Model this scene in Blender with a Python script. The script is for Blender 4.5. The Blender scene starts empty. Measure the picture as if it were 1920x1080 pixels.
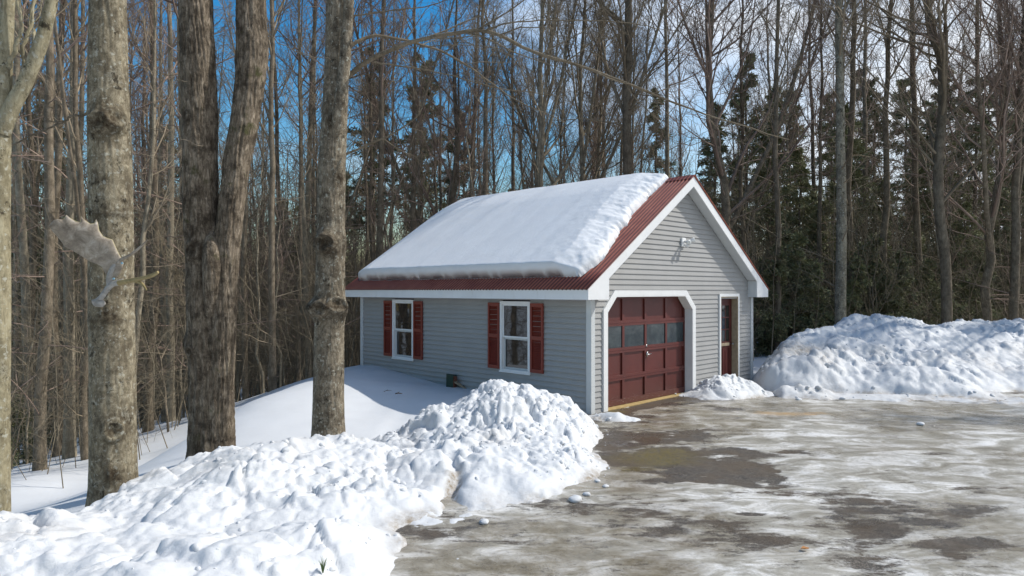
import bpy, bmesh, math, random
import numpy as np
from mathutils import Vector, Matrix
random.seed(4); RS = np.random.RandomState(11)
S = bpy.context.scene
COL = S.collection
F = 1277.0; HY = 544.5; H = 2.213

def P(px, py, Y):
    return np.array([(px-960)/F*Y, Y, H-(py-HY)*Y/F])

# ------------------------------------------------------------------ helpers
def mesh_np(name, V, Q, smooth=False):
    V = np.asarray(V, np.float32); Q = np.asarray(Q, np.int32)
    me = bpy.data.meshes.new(name)
    k = Q.shape[1]
    me.vertices.add(len(V)); me.vertices.foreach_set('co', V.ravel())
    me.loops.add(Q.size); me.loops.foreach_set('vertex_index', Q.ravel())
    me.polygons.add(len(Q)); me.polygons.foreach_set('loop_start', np.arange(0, Q.size, k, dtype=np.int32))
    me.polygons.foreach_set('use_smooth', np.full(len(Q), smooth))
    me.update(calc_edges=True); me.validate()
    return me

class MB:
    def __init__(s): s.v = []; s.f = []
    def quad(s, *p):
        n = len(s.v); s.v += [tuple(map(float, q)) for q in p]; s.f.append(tuple(range(n, n+len(p))))
    def hexa(s, b, t):
        """b, t: matching point loops (bottom/top) -> closed prism"""
        n = len(s.v); k = len(b)
        s.v += [tuple(map(float, q)) for q in b] + [tuple(map(float, q)) for q in t]
        s.f.append(tuple(range(n+k-1, n-1, -1))); s.f.append(tuple(range(n+k, n+2*k)))
        for i in range(k):
            j = (i+1) % k
            s.f.append((n+i, n+j, n+k+j, n+k+i))
    def box(s, x0, x1, y0, y1, z0, z1):
        s.hexa([(x0,y0,z0),(x1,y0,z0),(x1,y1,z0),(x0,y1,z0)], [(x0,y0,z1),(x1,y0,z1),(x1,y1,z1),(x0,y1,z1)])
    def prism_y(s, poly, y0, y1):
        """poly in (x,z) extruded along y"""
        s.hexa([(a, y0, b) for a, b in poly], [(a, y1, b) for a, b in poly])
    def tube(s, pts, rad, k=8):
        Vv, Q = tubes(np.array([pts], float), np.array([rad], float), k, cap=True)
        n = len(s.v); s.v += [tuple(v) for v in Vv]; s.f += [tuple(int(i)+n for i in q) for q in Q]
    def build(s, name, m, parent=None, smooth=False, bevel=0):
        me = bpy.data.meshes.new(name); me.from_pydata(s.v, [], s.f); me.update()
        import bmesh
        bm = bmesh.new(); bm.from_mesh(me); bmesh.ops.recalc_face_normals(bm, faces=bm.faces[:])
        if bevel:
            bmesh.ops.bevel(bm, geom=bm.edges[:], offset=bevel, segments=1, affect='EDGES', clamp_overlap=True)
        bm.to_mesh(me); bm.free()
        if smooth: me.polygons.foreach_set('use_smooth', [True]*len(me.polygons))
        return link(name, me, m, parent)

def link(name, me, m, parent=None):
    o = bpy.data.objects.new(name, me); COL.objects.link(o)
    if me is not None and m is not None: me.materials.append(m)
    if parent is not None: o.parent = parent
    return o

def tag(o, label=None, cat=None, group=None, kind=None):
    if label: o['label'] = label
    if cat: o['category'] = cat
    if group: o['group'] = group
    if kind: o['kind'] = kind
    return o

def empty(name, loc=(0,0,0), rz=0, label=None, cat=None, group=None):
    o = bpy.data.objects.new(name, None); COL.objects.link(o); o.empty_display_size = .2
    o.location = loc; o.rotation_euler = (0,0,rz)
    return tag(o, label, cat, group)

def tubes(Pt, R, k=5, cap=False):
    Pt = np.asarray(Pt, float); R = np.asarray(R, float)
    B, n, _ = Pt.shape
    T = np.gradient(Pt, axis=1); T /= np.linalg.norm(T, axis=2, keepdims=True)+1e-9
    ref = np.where(np.abs(T[:, :1, 2:3]) > .8, np.array([1., 0, 0]), np.array([0, 0, 1.]))
    ref = np.broadcast_to(ref, T.shape)
    U = np.cross(T, ref); U /= np.linalg.norm(U, axis=2, keepdims=True)+1e-9
    W = np.cross(T, U)
    a = np.arange(k)*2*math.pi/k
    V = Pt[:, :, None, :] + R[:, :, None, None]*(np.cos(a)[None, None, :, None]*U[:, :, None, :] + np.sin(a)[None, None, :, None]*W[:, :, None, :])
    idx = np.arange(B*n*k).reshape(B, n, k)
    A = idx[:, :-1, :]; Bq = np.roll(A, -1, 2); D = idx[:, 1:, :]; C = np.roll(D, -1, 2)
    Q = np.stack([A, Bq, C, D], -1).reshape(-1, 4)
    V = V.reshape(-1, 3)
    if cap and k == 8:
        ex = []
        for b in range(B):
            for r in (0, n-1):
                q = idx[b, r]
                ex += [(q[0], q[1], q[2], q[3]), (q[0], q[3], q[4], q[7]), (q[4], q[5], q[6], q[7])]
        Q = np.vstack([Q, np.array(ex)])
    return V, Q

def merge(parts):
    Vs, Qs, o = [], [], 0
    for V, Q in parts:
        Vs.append(V); Qs.append(Q+o); o += len(V)
    return np.vstack(Vs), np.vstack(Qs)

# ------------------------------------------------------------------ noise (numpy)
def _h(ix, iy, iz=0, s=0):
    n = (ix.astype(np.int64)*374761393 + iy.astype(np.int64)*668265263 + np.asarray(iz, np.int64)*2147483647 + s*974711) & 0x7fffffff
    n = ((n ^ (n >> 13))*1274126177) & 0x7fffffff
    n = ((n ^ (n >> 16))*1911520717) & 0x7fffffff
    return ((n ^ (n >> 11)) & 0xfffff)/float(0xfffff)
def vnoise(x, y, s=0):
    ix = np.floor(x); iy = np.floor(y); fx = x-ix; fy = y-iy
    ix = ix.astype(np.int64); iy = iy.astype(np.int64)
    u = fx*fx*fx*(fx*(fx*6-15)+10); v = fy*fy*fy*(fy*(fy*6-15)+10)
    a = _h(ix, iy, 0, s); b = _h(ix+1, iy, 0, s); c = _h(ix, iy+1, 0, s); d = _h(ix+1, iy+1, 0, s)
    return (a*(1-u)+b*u)*(1-v) + (c*(1-u)+d*u)*v
def fbm(x, y, o=4, s=0):
    r = 0; a = .5; t = 0
    for i in range(o):
        r = r + a*vnoise(x*2**i+i*17.3, y*2**i-i*9.1, s+i); t += a; a *= .5
    return r/t
def worley(x, y, s=0, jit=.9):
    ix = np.floor(x).astype(np.int64); iy = np.floor(y).astype(np.int64)
    d1 = np.full(x.shape, 9.); d2 = np.full(x.shape, 9.); idv = np.zeros(x.shape)
    for i in (-1, 0, 1):
        for j in (-1, 0, 1):
            cx = ix+i; cy = iy+j
            px = cx+.5+(_h(cx, cy, 1, s)-.5)*jit; py = cy+.5+(_h(cx, cy, 2, s)-.5)*jit
            d = np.hypot(px-x, py-y)
            nid = _h(cx, cy, 3, s)
            m = d < d1
            d2 = np.where(m, d1, np.minimum(d2, d))
            idv = np.where(m, nid, idv); d1 = np.where(m, d, d1)
    return d1, d2, idv

def chunks(x, y, s=0):
    """broken blocks: each cell a tilted facet with rounded sides, deep gaps between"""
    ix = np.floor(x).astype(np.int64); iy = np.floor(y).astype(np.int64)
    d1 = np.full(x.shape, 9.); d2 = np.full(x.shape, 9.); hv = np.zeros(x.shape)
    for i in (-1, 0, 1):
        for j in (-1, 0, 1):
            cx = ix+i; cy = iy+j
            ex = x-(cx+.5+(_h(cx, cy, 1, s)-.5)*.95); ey = y-(cy+.5+(_h(cx, cy, 2, s)-.5)*.95)
            d = np.hypot(ex, ey)-.35*_h(cx, cy, 5, s)
            hh = (_h(cx, cy, 3, s)-.35)+(_h(cx, cy, 6, s)-.5)*ex*1.9+(_h(cx, cy, 7, s)-.5)*ey*1.9
            m = d < d1
            d2 = np.where(m, d1, np.minimum(d2, d)); hv = np.where(m, hh, hv); d1 = np.where(m, d, d1)
    e = np.clip((d2-d1)/.26, 0, 1); e = e*(2-e)
    return (hv+.45)*e-.35
# ------------------------------------------------------------------ materials
class NT:
    def __init__(s, name):
        s.m = bpy.data.materials.new(name); s.m.use_nodes = True
        s.t = s.m.node_tree; s.b = s.t.nodes['Principled BSDF']
    def n(s, typ, **k):
        nd = s.t.nodes.new(typ)
        for a, v in k.items():
            if a in nd.inputs.keys() if isinstance(a, str) else False: nd.inputs[a].default_value = v
            else: setattr(nd, a, v)
        return nd
    def l(s, a, b): s.t.links.new(a, b)
    def coord(s, scale=(1,1,1), kind='Object'):
        tc = s.n('ShaderNodeTexCoord'); mp = s.n('ShaderNodeMapping'); mp.inputs['Scale'].default_value = scale
        s.l(tc.outputs[kind], mp.inputs['Vector']); return mp.outputs[0]
    def noise(s, vec, scale, detail=4, rough=.55, dist=0):
        nd = s.n('ShaderNodeTexNoise'); nd.inputs['Scale'].default_value = scale; nd.inputs['Detail'].default_value = detail
        nd.inputs['Roughness'].default_value = rough; nd.inputs['Distortion'].default_value = dist
        s.l(vec, nd.inputs['Vector']); return nd.outputs['Fac']
    def ramp(s, fac, stops):
        nd = s.n('ShaderNodeValToRGB'); e = nd.color_ramp.elements
        while len(e) < len(stops): e.new(.5)
        for el, (p, c) in zip(e, stops):
            el.position = p; el.color = (c[0], c[1], c[2], 1) if not isinstance(c, (int, float)) else (c, c, c, 1)
        s.l(fac, nd.inputs[0]); return nd.outputs[0]
    def mix(s, fac, a, b, mode='MIX'):
        nd = s.n('ShaderNodeMix'); nd.data_type = 'RGBA'; nd.blend_type = mode
        for sock, v in ((nd.inputs[0], fac), (nd.inputs[6], a), (nd.inputs[7], b)):
            if isinstance(v, (int, float)): sock.default_value = v
            elif isinstance(v, tuple): sock.default_value = (*v, 1) if len(v) == 3 else v
            else: s.l(v, sock)
        return nd.outputs[2]
    def math(s, op, a, b=0.0):
        nd = s.n('ShaderNodeMath'); nd.operation = op
        for i, v in enumerate((a, b)):
            if isinstance(v, (int, float)): nd.inputs[i].default_value = v
            else: s.l(v, nd.inputs[i])
        return nd.outputs[0]
    def attr(s, name):
        nd = s.n('ShaderNodeAttribute'); nd.attribute_name = name; return nd.outputs['Fac']
    def bump(s, h, strength=.5, dist=.01, prev=None):
        nd = s.n('ShaderNodeBump'); nd.inputs['Strength'].default_value = strength; nd.inputs['Distance'].default_value = dist
        s.l(h, nd.inputs['Height'])
        if prev is not None: s.l(prev, nd.inputs['Normal'])
        s.l(nd.outputs[0], s.b.inputs['Normal']); return nd.outputs[0]
    def col(s, c):
        if isinstance(c, tuple): s.b.inputs['Base Color'].default_value = (*c, 1)
        else: s.l(c, s.b.inputs['Base Color'])
    def rough(s, r):
        if isinstance(r, (int, float)): s.b.inputs['Roughness'].default_value = r
        else: s.l(r, s.b.inputs['Roughness'])
    def spec(s, v): s.b.inputs['Specular IOR Level'].default_value = v

def m_paint(name, c, rough=.45, var=.12, scale=3, bump=.0, dirt=None):
    t = NT(name); v = t.coord()
    n = t.noise(v, scale, 5, .6)
    c2 = tuple(x*(1-var) for x in c); c1 = tuple(min(1, x*(1+var*.5)) for x in c)
    cc = t.ramp(n, [(.3, c2), (.7, c1)])
    if dirt:
        n2 = t.noise(t.coord((1, 1, .25)), 9, 6, .7)
        cc = t.mix(t.ramp(n2, [(.58, 0), (.75, .35)]), cc, dirt)
    t.col(cc); t.rough(rough)
    if bump: t.bump(t.noise(v, 60, 3), bump, .003)
    return t.m

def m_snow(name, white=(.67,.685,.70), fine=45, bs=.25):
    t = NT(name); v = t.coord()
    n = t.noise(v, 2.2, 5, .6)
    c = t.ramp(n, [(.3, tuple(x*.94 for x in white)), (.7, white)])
    d = t.attr('dirt')
    n2 = t.noise(v, 14, 6, .75)
    dm = t.math('MULTIPLY', d, t.ramp(n2, [(.35, .15), (.62, 1.)]))
    c = t.mix(dm, c, (.24,.185,.12))
    t.col(c); t.rough(.55); t.spec(.35)
    t.b.inputs['Subsurface Weight'].default_value = 0
    b = t.bump(t.noise(v, fine*.45, 6, .75), bs*1.3, .03)
    b = t.bump(t.noise(v, fine, 4, .7), bs, .012, b)
    t.bump(t.noise(v, 260, 2, .6), .25, .003, b)
    return t.m

def m_bark(name, c0, c1, c2, scale=1.0, st=.25, *, furrow=1.0, moss=None, lichen=True, obj_random=False, bump=.6):
    t = NT(name); v = t.coord((1, 1, st))
    vv = t.coord()
    n = t.noise(v, 26*scale, 8, .75, .9)
    cc = t.ramp(n, [(.3, c0), (.5, c1), (.72, c2)])
    big = t.noise(vv, 4.2, 7, .75)
    cc = t.mix(t.ramp(big, [(.4, .78), (.55, 0)]), cc, c0)
    if moss:
        mn = t.noise(vv, 4.3, 5, .65, .3)
        cc = t.mix(t.ramp(mn, [(.6, 0), (.72, .8)]), cc, moss)
    if lichen:
        ln = t.noise(vv, 19, 4, .6)
        cc = t.mix(t.ramp(ln, [(.58, 0), (.66, .6)]), cc, (.46,.46,.39))
        l2 = t.noise(vv, 5.5, 7, .8); cc = t.mix(t.ramp(l2, [(.55, 0), (.68, .45)]), cc, (.45,.44,.36))
        bl = t.noise(t.coord((1.5, 1.5, 1.3)), 4.3, 6, .75)
        cc = t.mix(t.ramp(bl, [(.58, 0), (.64, .9)]), cc, (.03,.024,.016))
    sc = t.math('MULTIPLY', t.attr('scar'), t.ramp(t.noise(vv, 22, 5, .7), [(.3, 1.), (.62, .35)]))
    cc = t.mix(t.math('MINIMUM', t.math('MULTIPLY', sc, 1.25), .93), cc, (.035,.024,.014))
    if obj_random:
        oi = t.n('ShaderNodeObjectInfo')
        cc = t.mix(t.ramp(oi.outputs['Random'], [(0, .0), (1, .4)]), cc, tuple(x*.6 for x in c0))
    t.col(cc); t.rough(.9); t.spec(.15)
    t.bump(n, bump, .02*furrow)
    return t.m

MAT = {}
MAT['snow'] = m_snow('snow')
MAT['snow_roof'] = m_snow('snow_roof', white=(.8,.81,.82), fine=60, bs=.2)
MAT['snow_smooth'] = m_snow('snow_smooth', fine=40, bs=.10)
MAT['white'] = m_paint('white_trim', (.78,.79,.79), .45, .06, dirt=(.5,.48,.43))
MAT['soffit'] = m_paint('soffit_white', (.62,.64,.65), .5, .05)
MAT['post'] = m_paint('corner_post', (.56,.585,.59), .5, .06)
MAT['siding'] = m_paint('grey_siding', (.35,.348,.34), .5, .07, 2.0, .12, dirt=(.3,.31,.29))
MAT['sidingside'] = MAT['siding']
MAT['shutter'] = m_paint('red_shutter', (.2,.028,.014), .5, .12)
MAT['maroon'] = m_paint('maroon_door', (.085,.014,.012), .5, .18, 2.5, .2)
MAT['tan'] = m_paint('tan_wood', (.36,.29,.2), .7, .25, 12)
MAT['metal'] = m_paint('grey_metal', (.5,.5,.5), .3, .1); MAT['metal'].node_tree.nodes['Principled BSDF'].inputs['Metallic'].default_value = .9
MAT['bulb'] = m_paint('lamp_glass', (.7,.7,.66), .15, .02)
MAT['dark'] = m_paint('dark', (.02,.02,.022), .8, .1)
MAT['concrete'] = m_paint('concrete', (.3,.29,.27), .85, .25, 8, .3)
t = NT('yellow_sill'); t.col(t.ramp(t.noise(t.coord((1,1,8)), 9, 6, .7), [(.3, (.3,.2,.07)), (.7, (.5,.38,.17))])); t.rough(.8); MAT['sill'] = t.m
# garage door paint with chipped lower rail
t = NT('maroon_chipped'); v = t.coord(); base = t.ramp(t.noise(v, 2.2, 5, .6), [(.3, (.08,.015,.011)), (.7, (.12,.023,.017))])
sep = t.n('ShaderNodeSeparateXYZ'); t.l(v, sep.inputs[0])
low = t.ramp(sep.outputs[2], [(.06, 1.), (.22, 0.)])
chip = t.ramp(t.noise(t.coord((1, 1, 2.2)), 17, 6, .8), [(.6, 0), (.63, 1)])
dusty = t.ramp(sep.outputs[2], [(.0, .35), (.5, 0.)])
base = t.mix(dusty, base, (.1,.05,.035))
t.col(t.mix(t.math('MULTIPLY', low, chip), base, (.5,.42,.36))); t.rough(.48); MAT['maroon_chip'] = t.m
# corrugated roof metal
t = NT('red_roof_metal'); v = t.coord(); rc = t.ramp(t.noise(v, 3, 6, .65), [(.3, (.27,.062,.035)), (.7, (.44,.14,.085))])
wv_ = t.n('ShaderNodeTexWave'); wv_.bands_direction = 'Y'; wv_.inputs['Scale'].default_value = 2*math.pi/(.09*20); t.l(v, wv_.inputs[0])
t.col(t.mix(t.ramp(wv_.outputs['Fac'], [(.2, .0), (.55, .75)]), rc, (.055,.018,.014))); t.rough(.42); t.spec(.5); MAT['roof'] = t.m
# glass
t = NT('dark_glass'); t.col((.012,.014,.016)); t.rough(.03); t.spec(.9); t.b.inputs['IOR'].default_value = 1.55
t.bump(t.noise(t.coord(), 3.0, 2), .08, .01); MAT['glass'] = t.m
t = NT('garage_glass'); t.col(t.ramp(t.noise(t.coord((1,1,1)), 4, 4), [(.4, (.02,.03,.035)), (.7, (.05,.065,.07))])); t.rough(.06); t.spec(.5); t.b.inputs['IOR'].default_value = 1.45
t.bump(t.noise(t.coord(), 9.0, 3), .22, .01); MAT['gglass'] = t.m
# ---- foreground bark
MAT['bark_smooth'] = m_bark('bark_smooth', (.075,.06,.04), (.24,.205,.14), (.46,.41,.3), .8, .6, furrow=.5, moss=(.06,.05,.025))
MAT['bark_rough'] = m_bark('bark_rough', (.035,.026,.018), (.2,.16,.115), (.5,.42,.32), 1.0, furrow=1.6, moss=(.06,.065,.02), lichen=False, bump=.9)
MAT['bark_mid'] = m_bark('bark_mid', (.06,.048,.034), (.215,.18,.13), (.43,.38,.29), .9, .45, furrow=.8, moss=(.03,.025,.018))
MAT['bark_pale'] = m_bark('bark_pale', (.14,.12,.075), (.32,.28,.18), (.45,.41,.29), .8, furrow=.5)
MAT['branch'] = m_bark('branch_bark', (.11,.088,.06), (.22,.18,.13), (.33,.28,.2), 1.5, furrow=.4, lichen=False)
MAT['scar'] = m_bark('scar_wood', (.05,.035,.02), (.17,.11,.06), (.3,.2,.11), 1.5, furrow=.8, lichen=False)
# ---- forest bark
MAT['far_brown'] = m_bark('forest_bark_brown', (.1,.08,.056), (.22,.18,.13), (.36,.3,.22), .6, furrow=.7, lichen=False, obj_random=True)
MAT['far_grey'] = m_bark('forest_bark_grey', (.15,.128,.092), (.32,.275,.2), (.47,.41,.31), .6, furrow=.7, lichen=False, obj_random=True)
MAT['birch'] = m_bark('birch_bark', (.1,.09,.07), (.26,.225,.16), (.42,.38,.29), .5, furrow=.5, obj_random=False)
def m_twig(name, c0, c1):
    t = NT(name); oi = t.n('ShaderNodeObjectInfo')
    a = t.ramp(t.noise(t.coord(), 1.3, 3), [(.35, c0), (.65, c1)])
    t.col(t.mix(t.ramp(oi.outputs['Random'], [(0, 0.), (1, .5)]), a, tuple(x*.5 for x in c0))); t.rough(.85); t.spec(.2); return t.m
MAT['twig'] = m_twig('twig_brown', (.2,.16,.11), (.38,.31,.22))
MAT['twig_red'] = m_twig('twig_reddish', (.22,.16,.125), (.4,.3,.24))
MAT['deep'] = m_twig('deep_wood_twigs', (.09,.072,.05), (.2,.165,.12))
MAT['brush'] = m_twig('brush_twigs', (.13,.105,.072), (.36,.3,.205))
def m_needle(name, c0, c1):
    t = NT(name); oi = t.n('ShaderNodeObjectInfo')
    a = t.ramp(t.noise(t.coord(), 2.3, 4, .7), [(.3, c0), (.7, c1)])
    a = t.mix(t.ramp(oi.outputs['Random'], [(0, 0.), (1, .5)]), a, tuple(x*.6 for x in c0))
    t.col(a); t.rough(.7); t.spec(.25); return t.m
MAT['needle'] = m_needle('hemlock_needles', (.13,.14,.07), (.33,.33,.17))
MAT['pine'] = m_needle('pine_needles', (.1,.12,.055), (.21,.225,.11))
t = NT('antler'); v = t.coord((1,1,1)); t.col(t.ramp(t.noise(v, 9, 6, .7, .5), [(.3, (.12,.095,.07)), (.5, (.27,.225,.17)), (.7, (.46,.41,.34))])); t.rough(.6); t.bump(t.noise(v, 30, 5, .7), .5, .006); MAT['antler'] = t.m
t = NT('antler_base'); v = t.coord((1,1,1)); t.col(t.ramp(t.noise(v, 14, 6, .7, .5), [(.3, (.17,.16,.14)), (.7, (.42,.4,.36))])); t.rough(.6); t.bump(t.noise(v, 30, 5, .7), .6, .006); MAT['antler_base'] = t.m
t = NT('antler_tine'); v = t.coord((1,1,1)); t.col(t.ramp(t.noise(v, 8, 6, .7, .5), [(.3, (.16,.12,.04)), (.7, (.36,.28,.13))])); t.rough(.6); t.bump(t.noise(v, 30, 5, .7), .5, .006); MAT['antler_tine'] = t.m
MAT['edge'] = m_paint('antler_edge', (.5,.43,.22), .6, .3, 20)
MAT['screw'] = m_paint('screw', (.25,.45,.55), .35, .1)
MAT['green'] = m_paint('dark_green', (.012,.04,.025), .5, .3, 10)
MAT['redbrown'] = m_paint('red_brown', (.2,.08,.05), .7, .4, 14)
MAT['leaf'] = m_paint('leaf', (.45,.2,.06), .7, .2)
MAT['grass'] = m_paint('grass', (.1,.16,.05), .7, .3)

# ------------------------------------------------------------------ ground
UX, UY = math.cos(.788), math.sin(.788)
G0 = (1.411, 12.195)
def GW(u, v):            # garage plan coordinates -> world
    return (G0[0]+u*UX-v*UY, G0[1]+u*UY+v*UX)
W_, L_ = 6.294, 7.389
ctrl = []
def c(x, y, z): ctrl.append((x, y, z))
for x, y in [(0,4),(3,4),(8,4),(0,7),(4,8),(9,8),(2,10),(6,11),(12,11),(8,14),(14,16),(4,1),(10,0),(18,8),(-1,5.5),(20,20),(12,22),(2,11.8),(5,15),(0,9)]: c(x, y, 0)
for px, py, Y in [(679,683,17.4),(620,700,16),(560,720,14.5),(500,742,13.6),(443,765,12.8),(355,820,11.4),(262,880,10.),(215,905,9.4),(770,712,15.5),(880,724,14.7),(700,770,12.5),(800,752,12.8),(600,775,11.8),(850,770,12.2),(700,830,10.4),(520,815,10.6),(450,830,10.2),(780,830,10.2)]:
    p = P(px, py, Y); c(*p)
for px, py, Y in [(100,945,9.2),(0,975,8.2),(160,935,8.6),(60,900,11.5),(0,905,11.5),(150,868,14),(60,870,15)]: c(*P(px, py, Y))
for x, y, z in [(-3,7,-.02),(-4,6.6,-.1),(-3,4,0),(-5,4,-.1),(-8,4,-.6),(-12,4,-1.1),(-16,10,-2.),(-14,18,-2.5),(-9,14,-1.35),(-8,18,-1.0),(-7,22,-.9),(-3,24,-.3),(-6,14.5,-.55),(-6.6,16,-.6),(-6.4,12.5,-.95),(-6.9,11,-1.05),(-20,24,-4.),(-12,28,-2.8),(-3,32,-1.),(6,32,-.2),(20,32,0),(-28,32,-5.5),(-14,45,-4.5),(0,45,-2.2),(16,45,-.8),(34,40,0),(-45,20,-6),(-45,50,-8),(-10,70,-6),(20,70,-3),(50,60,-1),(-3,-8,0),(-12,-6,-.6),(8,-8,0),(25,-6,0),(30,12,0)]: c(x, y, z)
CT = np.array(ctrl)
def _k(r): return r  # biharmonic-lite kernel (linear), stable extrapolation
def _fit():
    d = np.hypot(CT[:, None, 0]-CT[None, :, 0], CT[:, None, 1]-CT[None, :, 1])
    n = len(CT); A = np.zeros((n+3, n+3)); A[:n, :n] = np.sqrt(d*d+.36)-.0; A[:n, :n] -= np.eye(n)*.02
    A[:n, n] = 1; A[:n, n+1:n+3] = CT[:, :2]; A[n, :n] = 1; A[n+1:, :n] = CT[:, :2].T
    return np.linalg.solve(A, np.r_[CT[:, 2], 0, 0, 0])
WT = _fit()
def G(x, y):
    x = np.asarray(x, float); y = np.asarray(y, float); sh = x.shape
    xf = np.clip(x.ravel(), -60, 60); yf = np.clip(y.ravel(), -14, 80); out = np.zeros(len(xf))
    n = len(CT)
    for i in range(0, len(xf), 20000):
        a = xf[i:i+20000]; b = yf[i:i+20000]
        d = np.sqrt((a[:, None]-CT[None, :, 0])**2+(b[:, None]-CT[None, :, 1])**2+.36)
        out[i:i+20000] = d@WT[:n]+WT[n]+WT[n+1]*a+WT[n+2]*b
    return out.reshape(sh)
def Gs(x, y): return float(G(np.array([x]), np.array([y]))[0])

def grid(name, xs, ys, zf, mat, smooth=True, mask=None, attrs=None, disp=None):
    X, Y = np.meshgrid(xs, ys); Z = zf(X, Y) if callable(zf) else zf
    V = np.stack([X, Y, Z], -1)
    if disp is not None: V = V+disp
    idx = np.arange(X.size).reshape(X.shape)
    Q = np.stack([idx[:-1, :-1], idx[:-1, 1:], idx[1:, 1:], idx[1:, :-1]], -1).reshape(-1, 4)
    if mask is not None:
        mk = mask[:-1, :-1] | mask[1:, :-1] | mask[:-1, 1:] | mask[1:, 1:]
        Q = Q[mk.ravel()]
    V = V.reshape(-1, 3)
    used = np.zeros(len(V), bool); used[Q.ravel()] = True
    re = np.cumsum(used)-1
    Q = re[Q]; V2 = V[used]
    me = mesh_np(name, V2, Q, smooth)
    for k, a in (attrs or {}).items():
        at = me.attributes.new(k, 'FLOAT', 'POINT'); at.data.foreach_set('value', a.ravel()[used].astype(np.float32))
    return link(name, me, mat)

def axis(lo, flo, fhi, hi, step):
    a = np.arange(flo, fhi+step/2, step)
    l = []; x = flo; s = step
    while x > lo: s *= 1.22; x -= s; l.append(x)
    r = []; x = fhi; s = step
    while x < hi: s *= 1.22; x += s; r.append(x)
    return np.array(l[::-1]+list(a)+r)
gx = axis(-400, -13, 3, 400, .09); gy = axis(-300, 5, 19, 500, .09)
def zg(X, Y):
    z = G(X, Y)
    w = np.clip((np.hypot(X, Y-8)-0)/12, .25, 1)
    z = z + (fbm(X*.7, Y*.7, 4, 3)-.5)*.10*w*np.where((X > -1) & (Y < 16) & (Y > -2) & (X < 18), .0, 1) + (fbm(X*3, Y*3, 3, 8)-.5)*.012*np.where(X < -1, 1, 0)
    dr = np.clip(np.minimum(np.minimum(X+2.2, 16-X), np.minimum(Y-0, 15.5-Y))*4, 0, 1)
    return z - dr*.03
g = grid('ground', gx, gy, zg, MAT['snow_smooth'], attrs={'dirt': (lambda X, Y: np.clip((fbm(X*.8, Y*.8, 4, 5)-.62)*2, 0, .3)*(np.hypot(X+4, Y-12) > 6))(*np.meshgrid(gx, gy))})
tag(g, kind='structure', label='snow covered ground')

# ---- driveway: ice over asphalt
xs = np.arange(-3.2, 16.01, .035); ys = np.arange(2.2, 15.6, .035)
X, Y = np.meshgrid(xs, ys)
def ell(X, Y, px, py, rx, ry, pw=1.):       # ellipse given in photo position, size in metres
    Yc = H*F/(py-HY); Xc = (px-960)/F*Yc
    wx = (fbm(X*1.7, Y*1.7, 5, 21)-.5)*2.6; wy = (fbm(X*1.7, Y*1.7, 5, 22)-.5)*2.6
    d = np.sqrt(((X-Xc+wx*rx)/rx)**2+((Y-Yc+wy*ry)/ry)**2)
    return np.clip((1.35-d)*1.1, 0, 1)*pw
rot = lambda X, Y, a: (X*math.cos(a)+Y*math.sin(a), -X*math.sin(a)+Y*math.cos(a))
A1, B1 = rot(X, Y, .35)
ice = fbm(A1*.42+3, B1*.62+1, 5, 31)*.62 + fbm(A1*1.5, B1*2.3, 4, 36)*.38
ice = (ice-.5)*2.6+.60+.10*np.clip((X-2.5)/4, 0, 1)
ice += ell(X, Y, 1220, 915, .9, .35, .5)+ell(X, Y, 1450, 960, 1.2, .5, .35)+ell(X, Y, 1800, 830, 3, .9, .3)+ell(X, Y, 1700, 890, 1.5, .4, .3)+ell(X, Y, 1800, 775, 4, .5, .6)+ell(X, Y, 1330, 800, 1.1, .5, .25)+ell(X, Y, 1500, 800, 1.5, .6, .25)
for a in [(1340,885,.75,.55,1.),(1390,850,.7,.3,.8),(1500,850,.6,.25,.35),(1350,770,.9,.35,.85),(1215,820,.7,.5,.7),(1220,860,.6,.5,.75),(1770,855,.4,.14,.9),(1740,885,.4,.12,.9),(1690,908,.25,.07,.8),(1415,967,.18,.07,.9),(1290,750,1.2,.25,.8),(1160,760,.5,.4,.6),(1060,990,1.3,.45,.25),(1150,960,.7,.3,.3),(1480,745,1.5,.25,.8),(1300,815,.25,.3,.5),(1250,905,.5,.15,.5),(1850,1030,.6,.2,.6),(1780,1020,.4,.1,.6),(1650,1000,.35,.1,.6),(1180,780,.6,.3,.6),(1620,745,1.,.2,.4)]:
    ice -= ell(X, Y, *a[:4], a[4]*.78)
ice = np.clip(ice, 0, 1)
brown = np.clip((fbm(A1*.5+9, B1*.7+4, 5, 41)-.40)*3.6, 0, 1) + ell(X, Y, 1050, 1010, 1.8, .8, .75)+ell(X, Y, 1200, 970, 1.4, .35, .4)+ell(X, Y, 1200, 800, 1.8, 1.6, 1.)+ell(X, Y, 1400, 770, 3., 1.1, .9)+ell(X, Y, 900, 1060, 1.5, .8, .6)
moss = ell(X, Y, 1220, 858, .5, .42, 1.)+ell(X, Y, 1185, 880, .3, .15, 1.)+ell(X, Y, 1140, 770, .35, .25, .9)
tan = ell(X, Y, 1500, 777, .62, .2, 1.)
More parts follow.
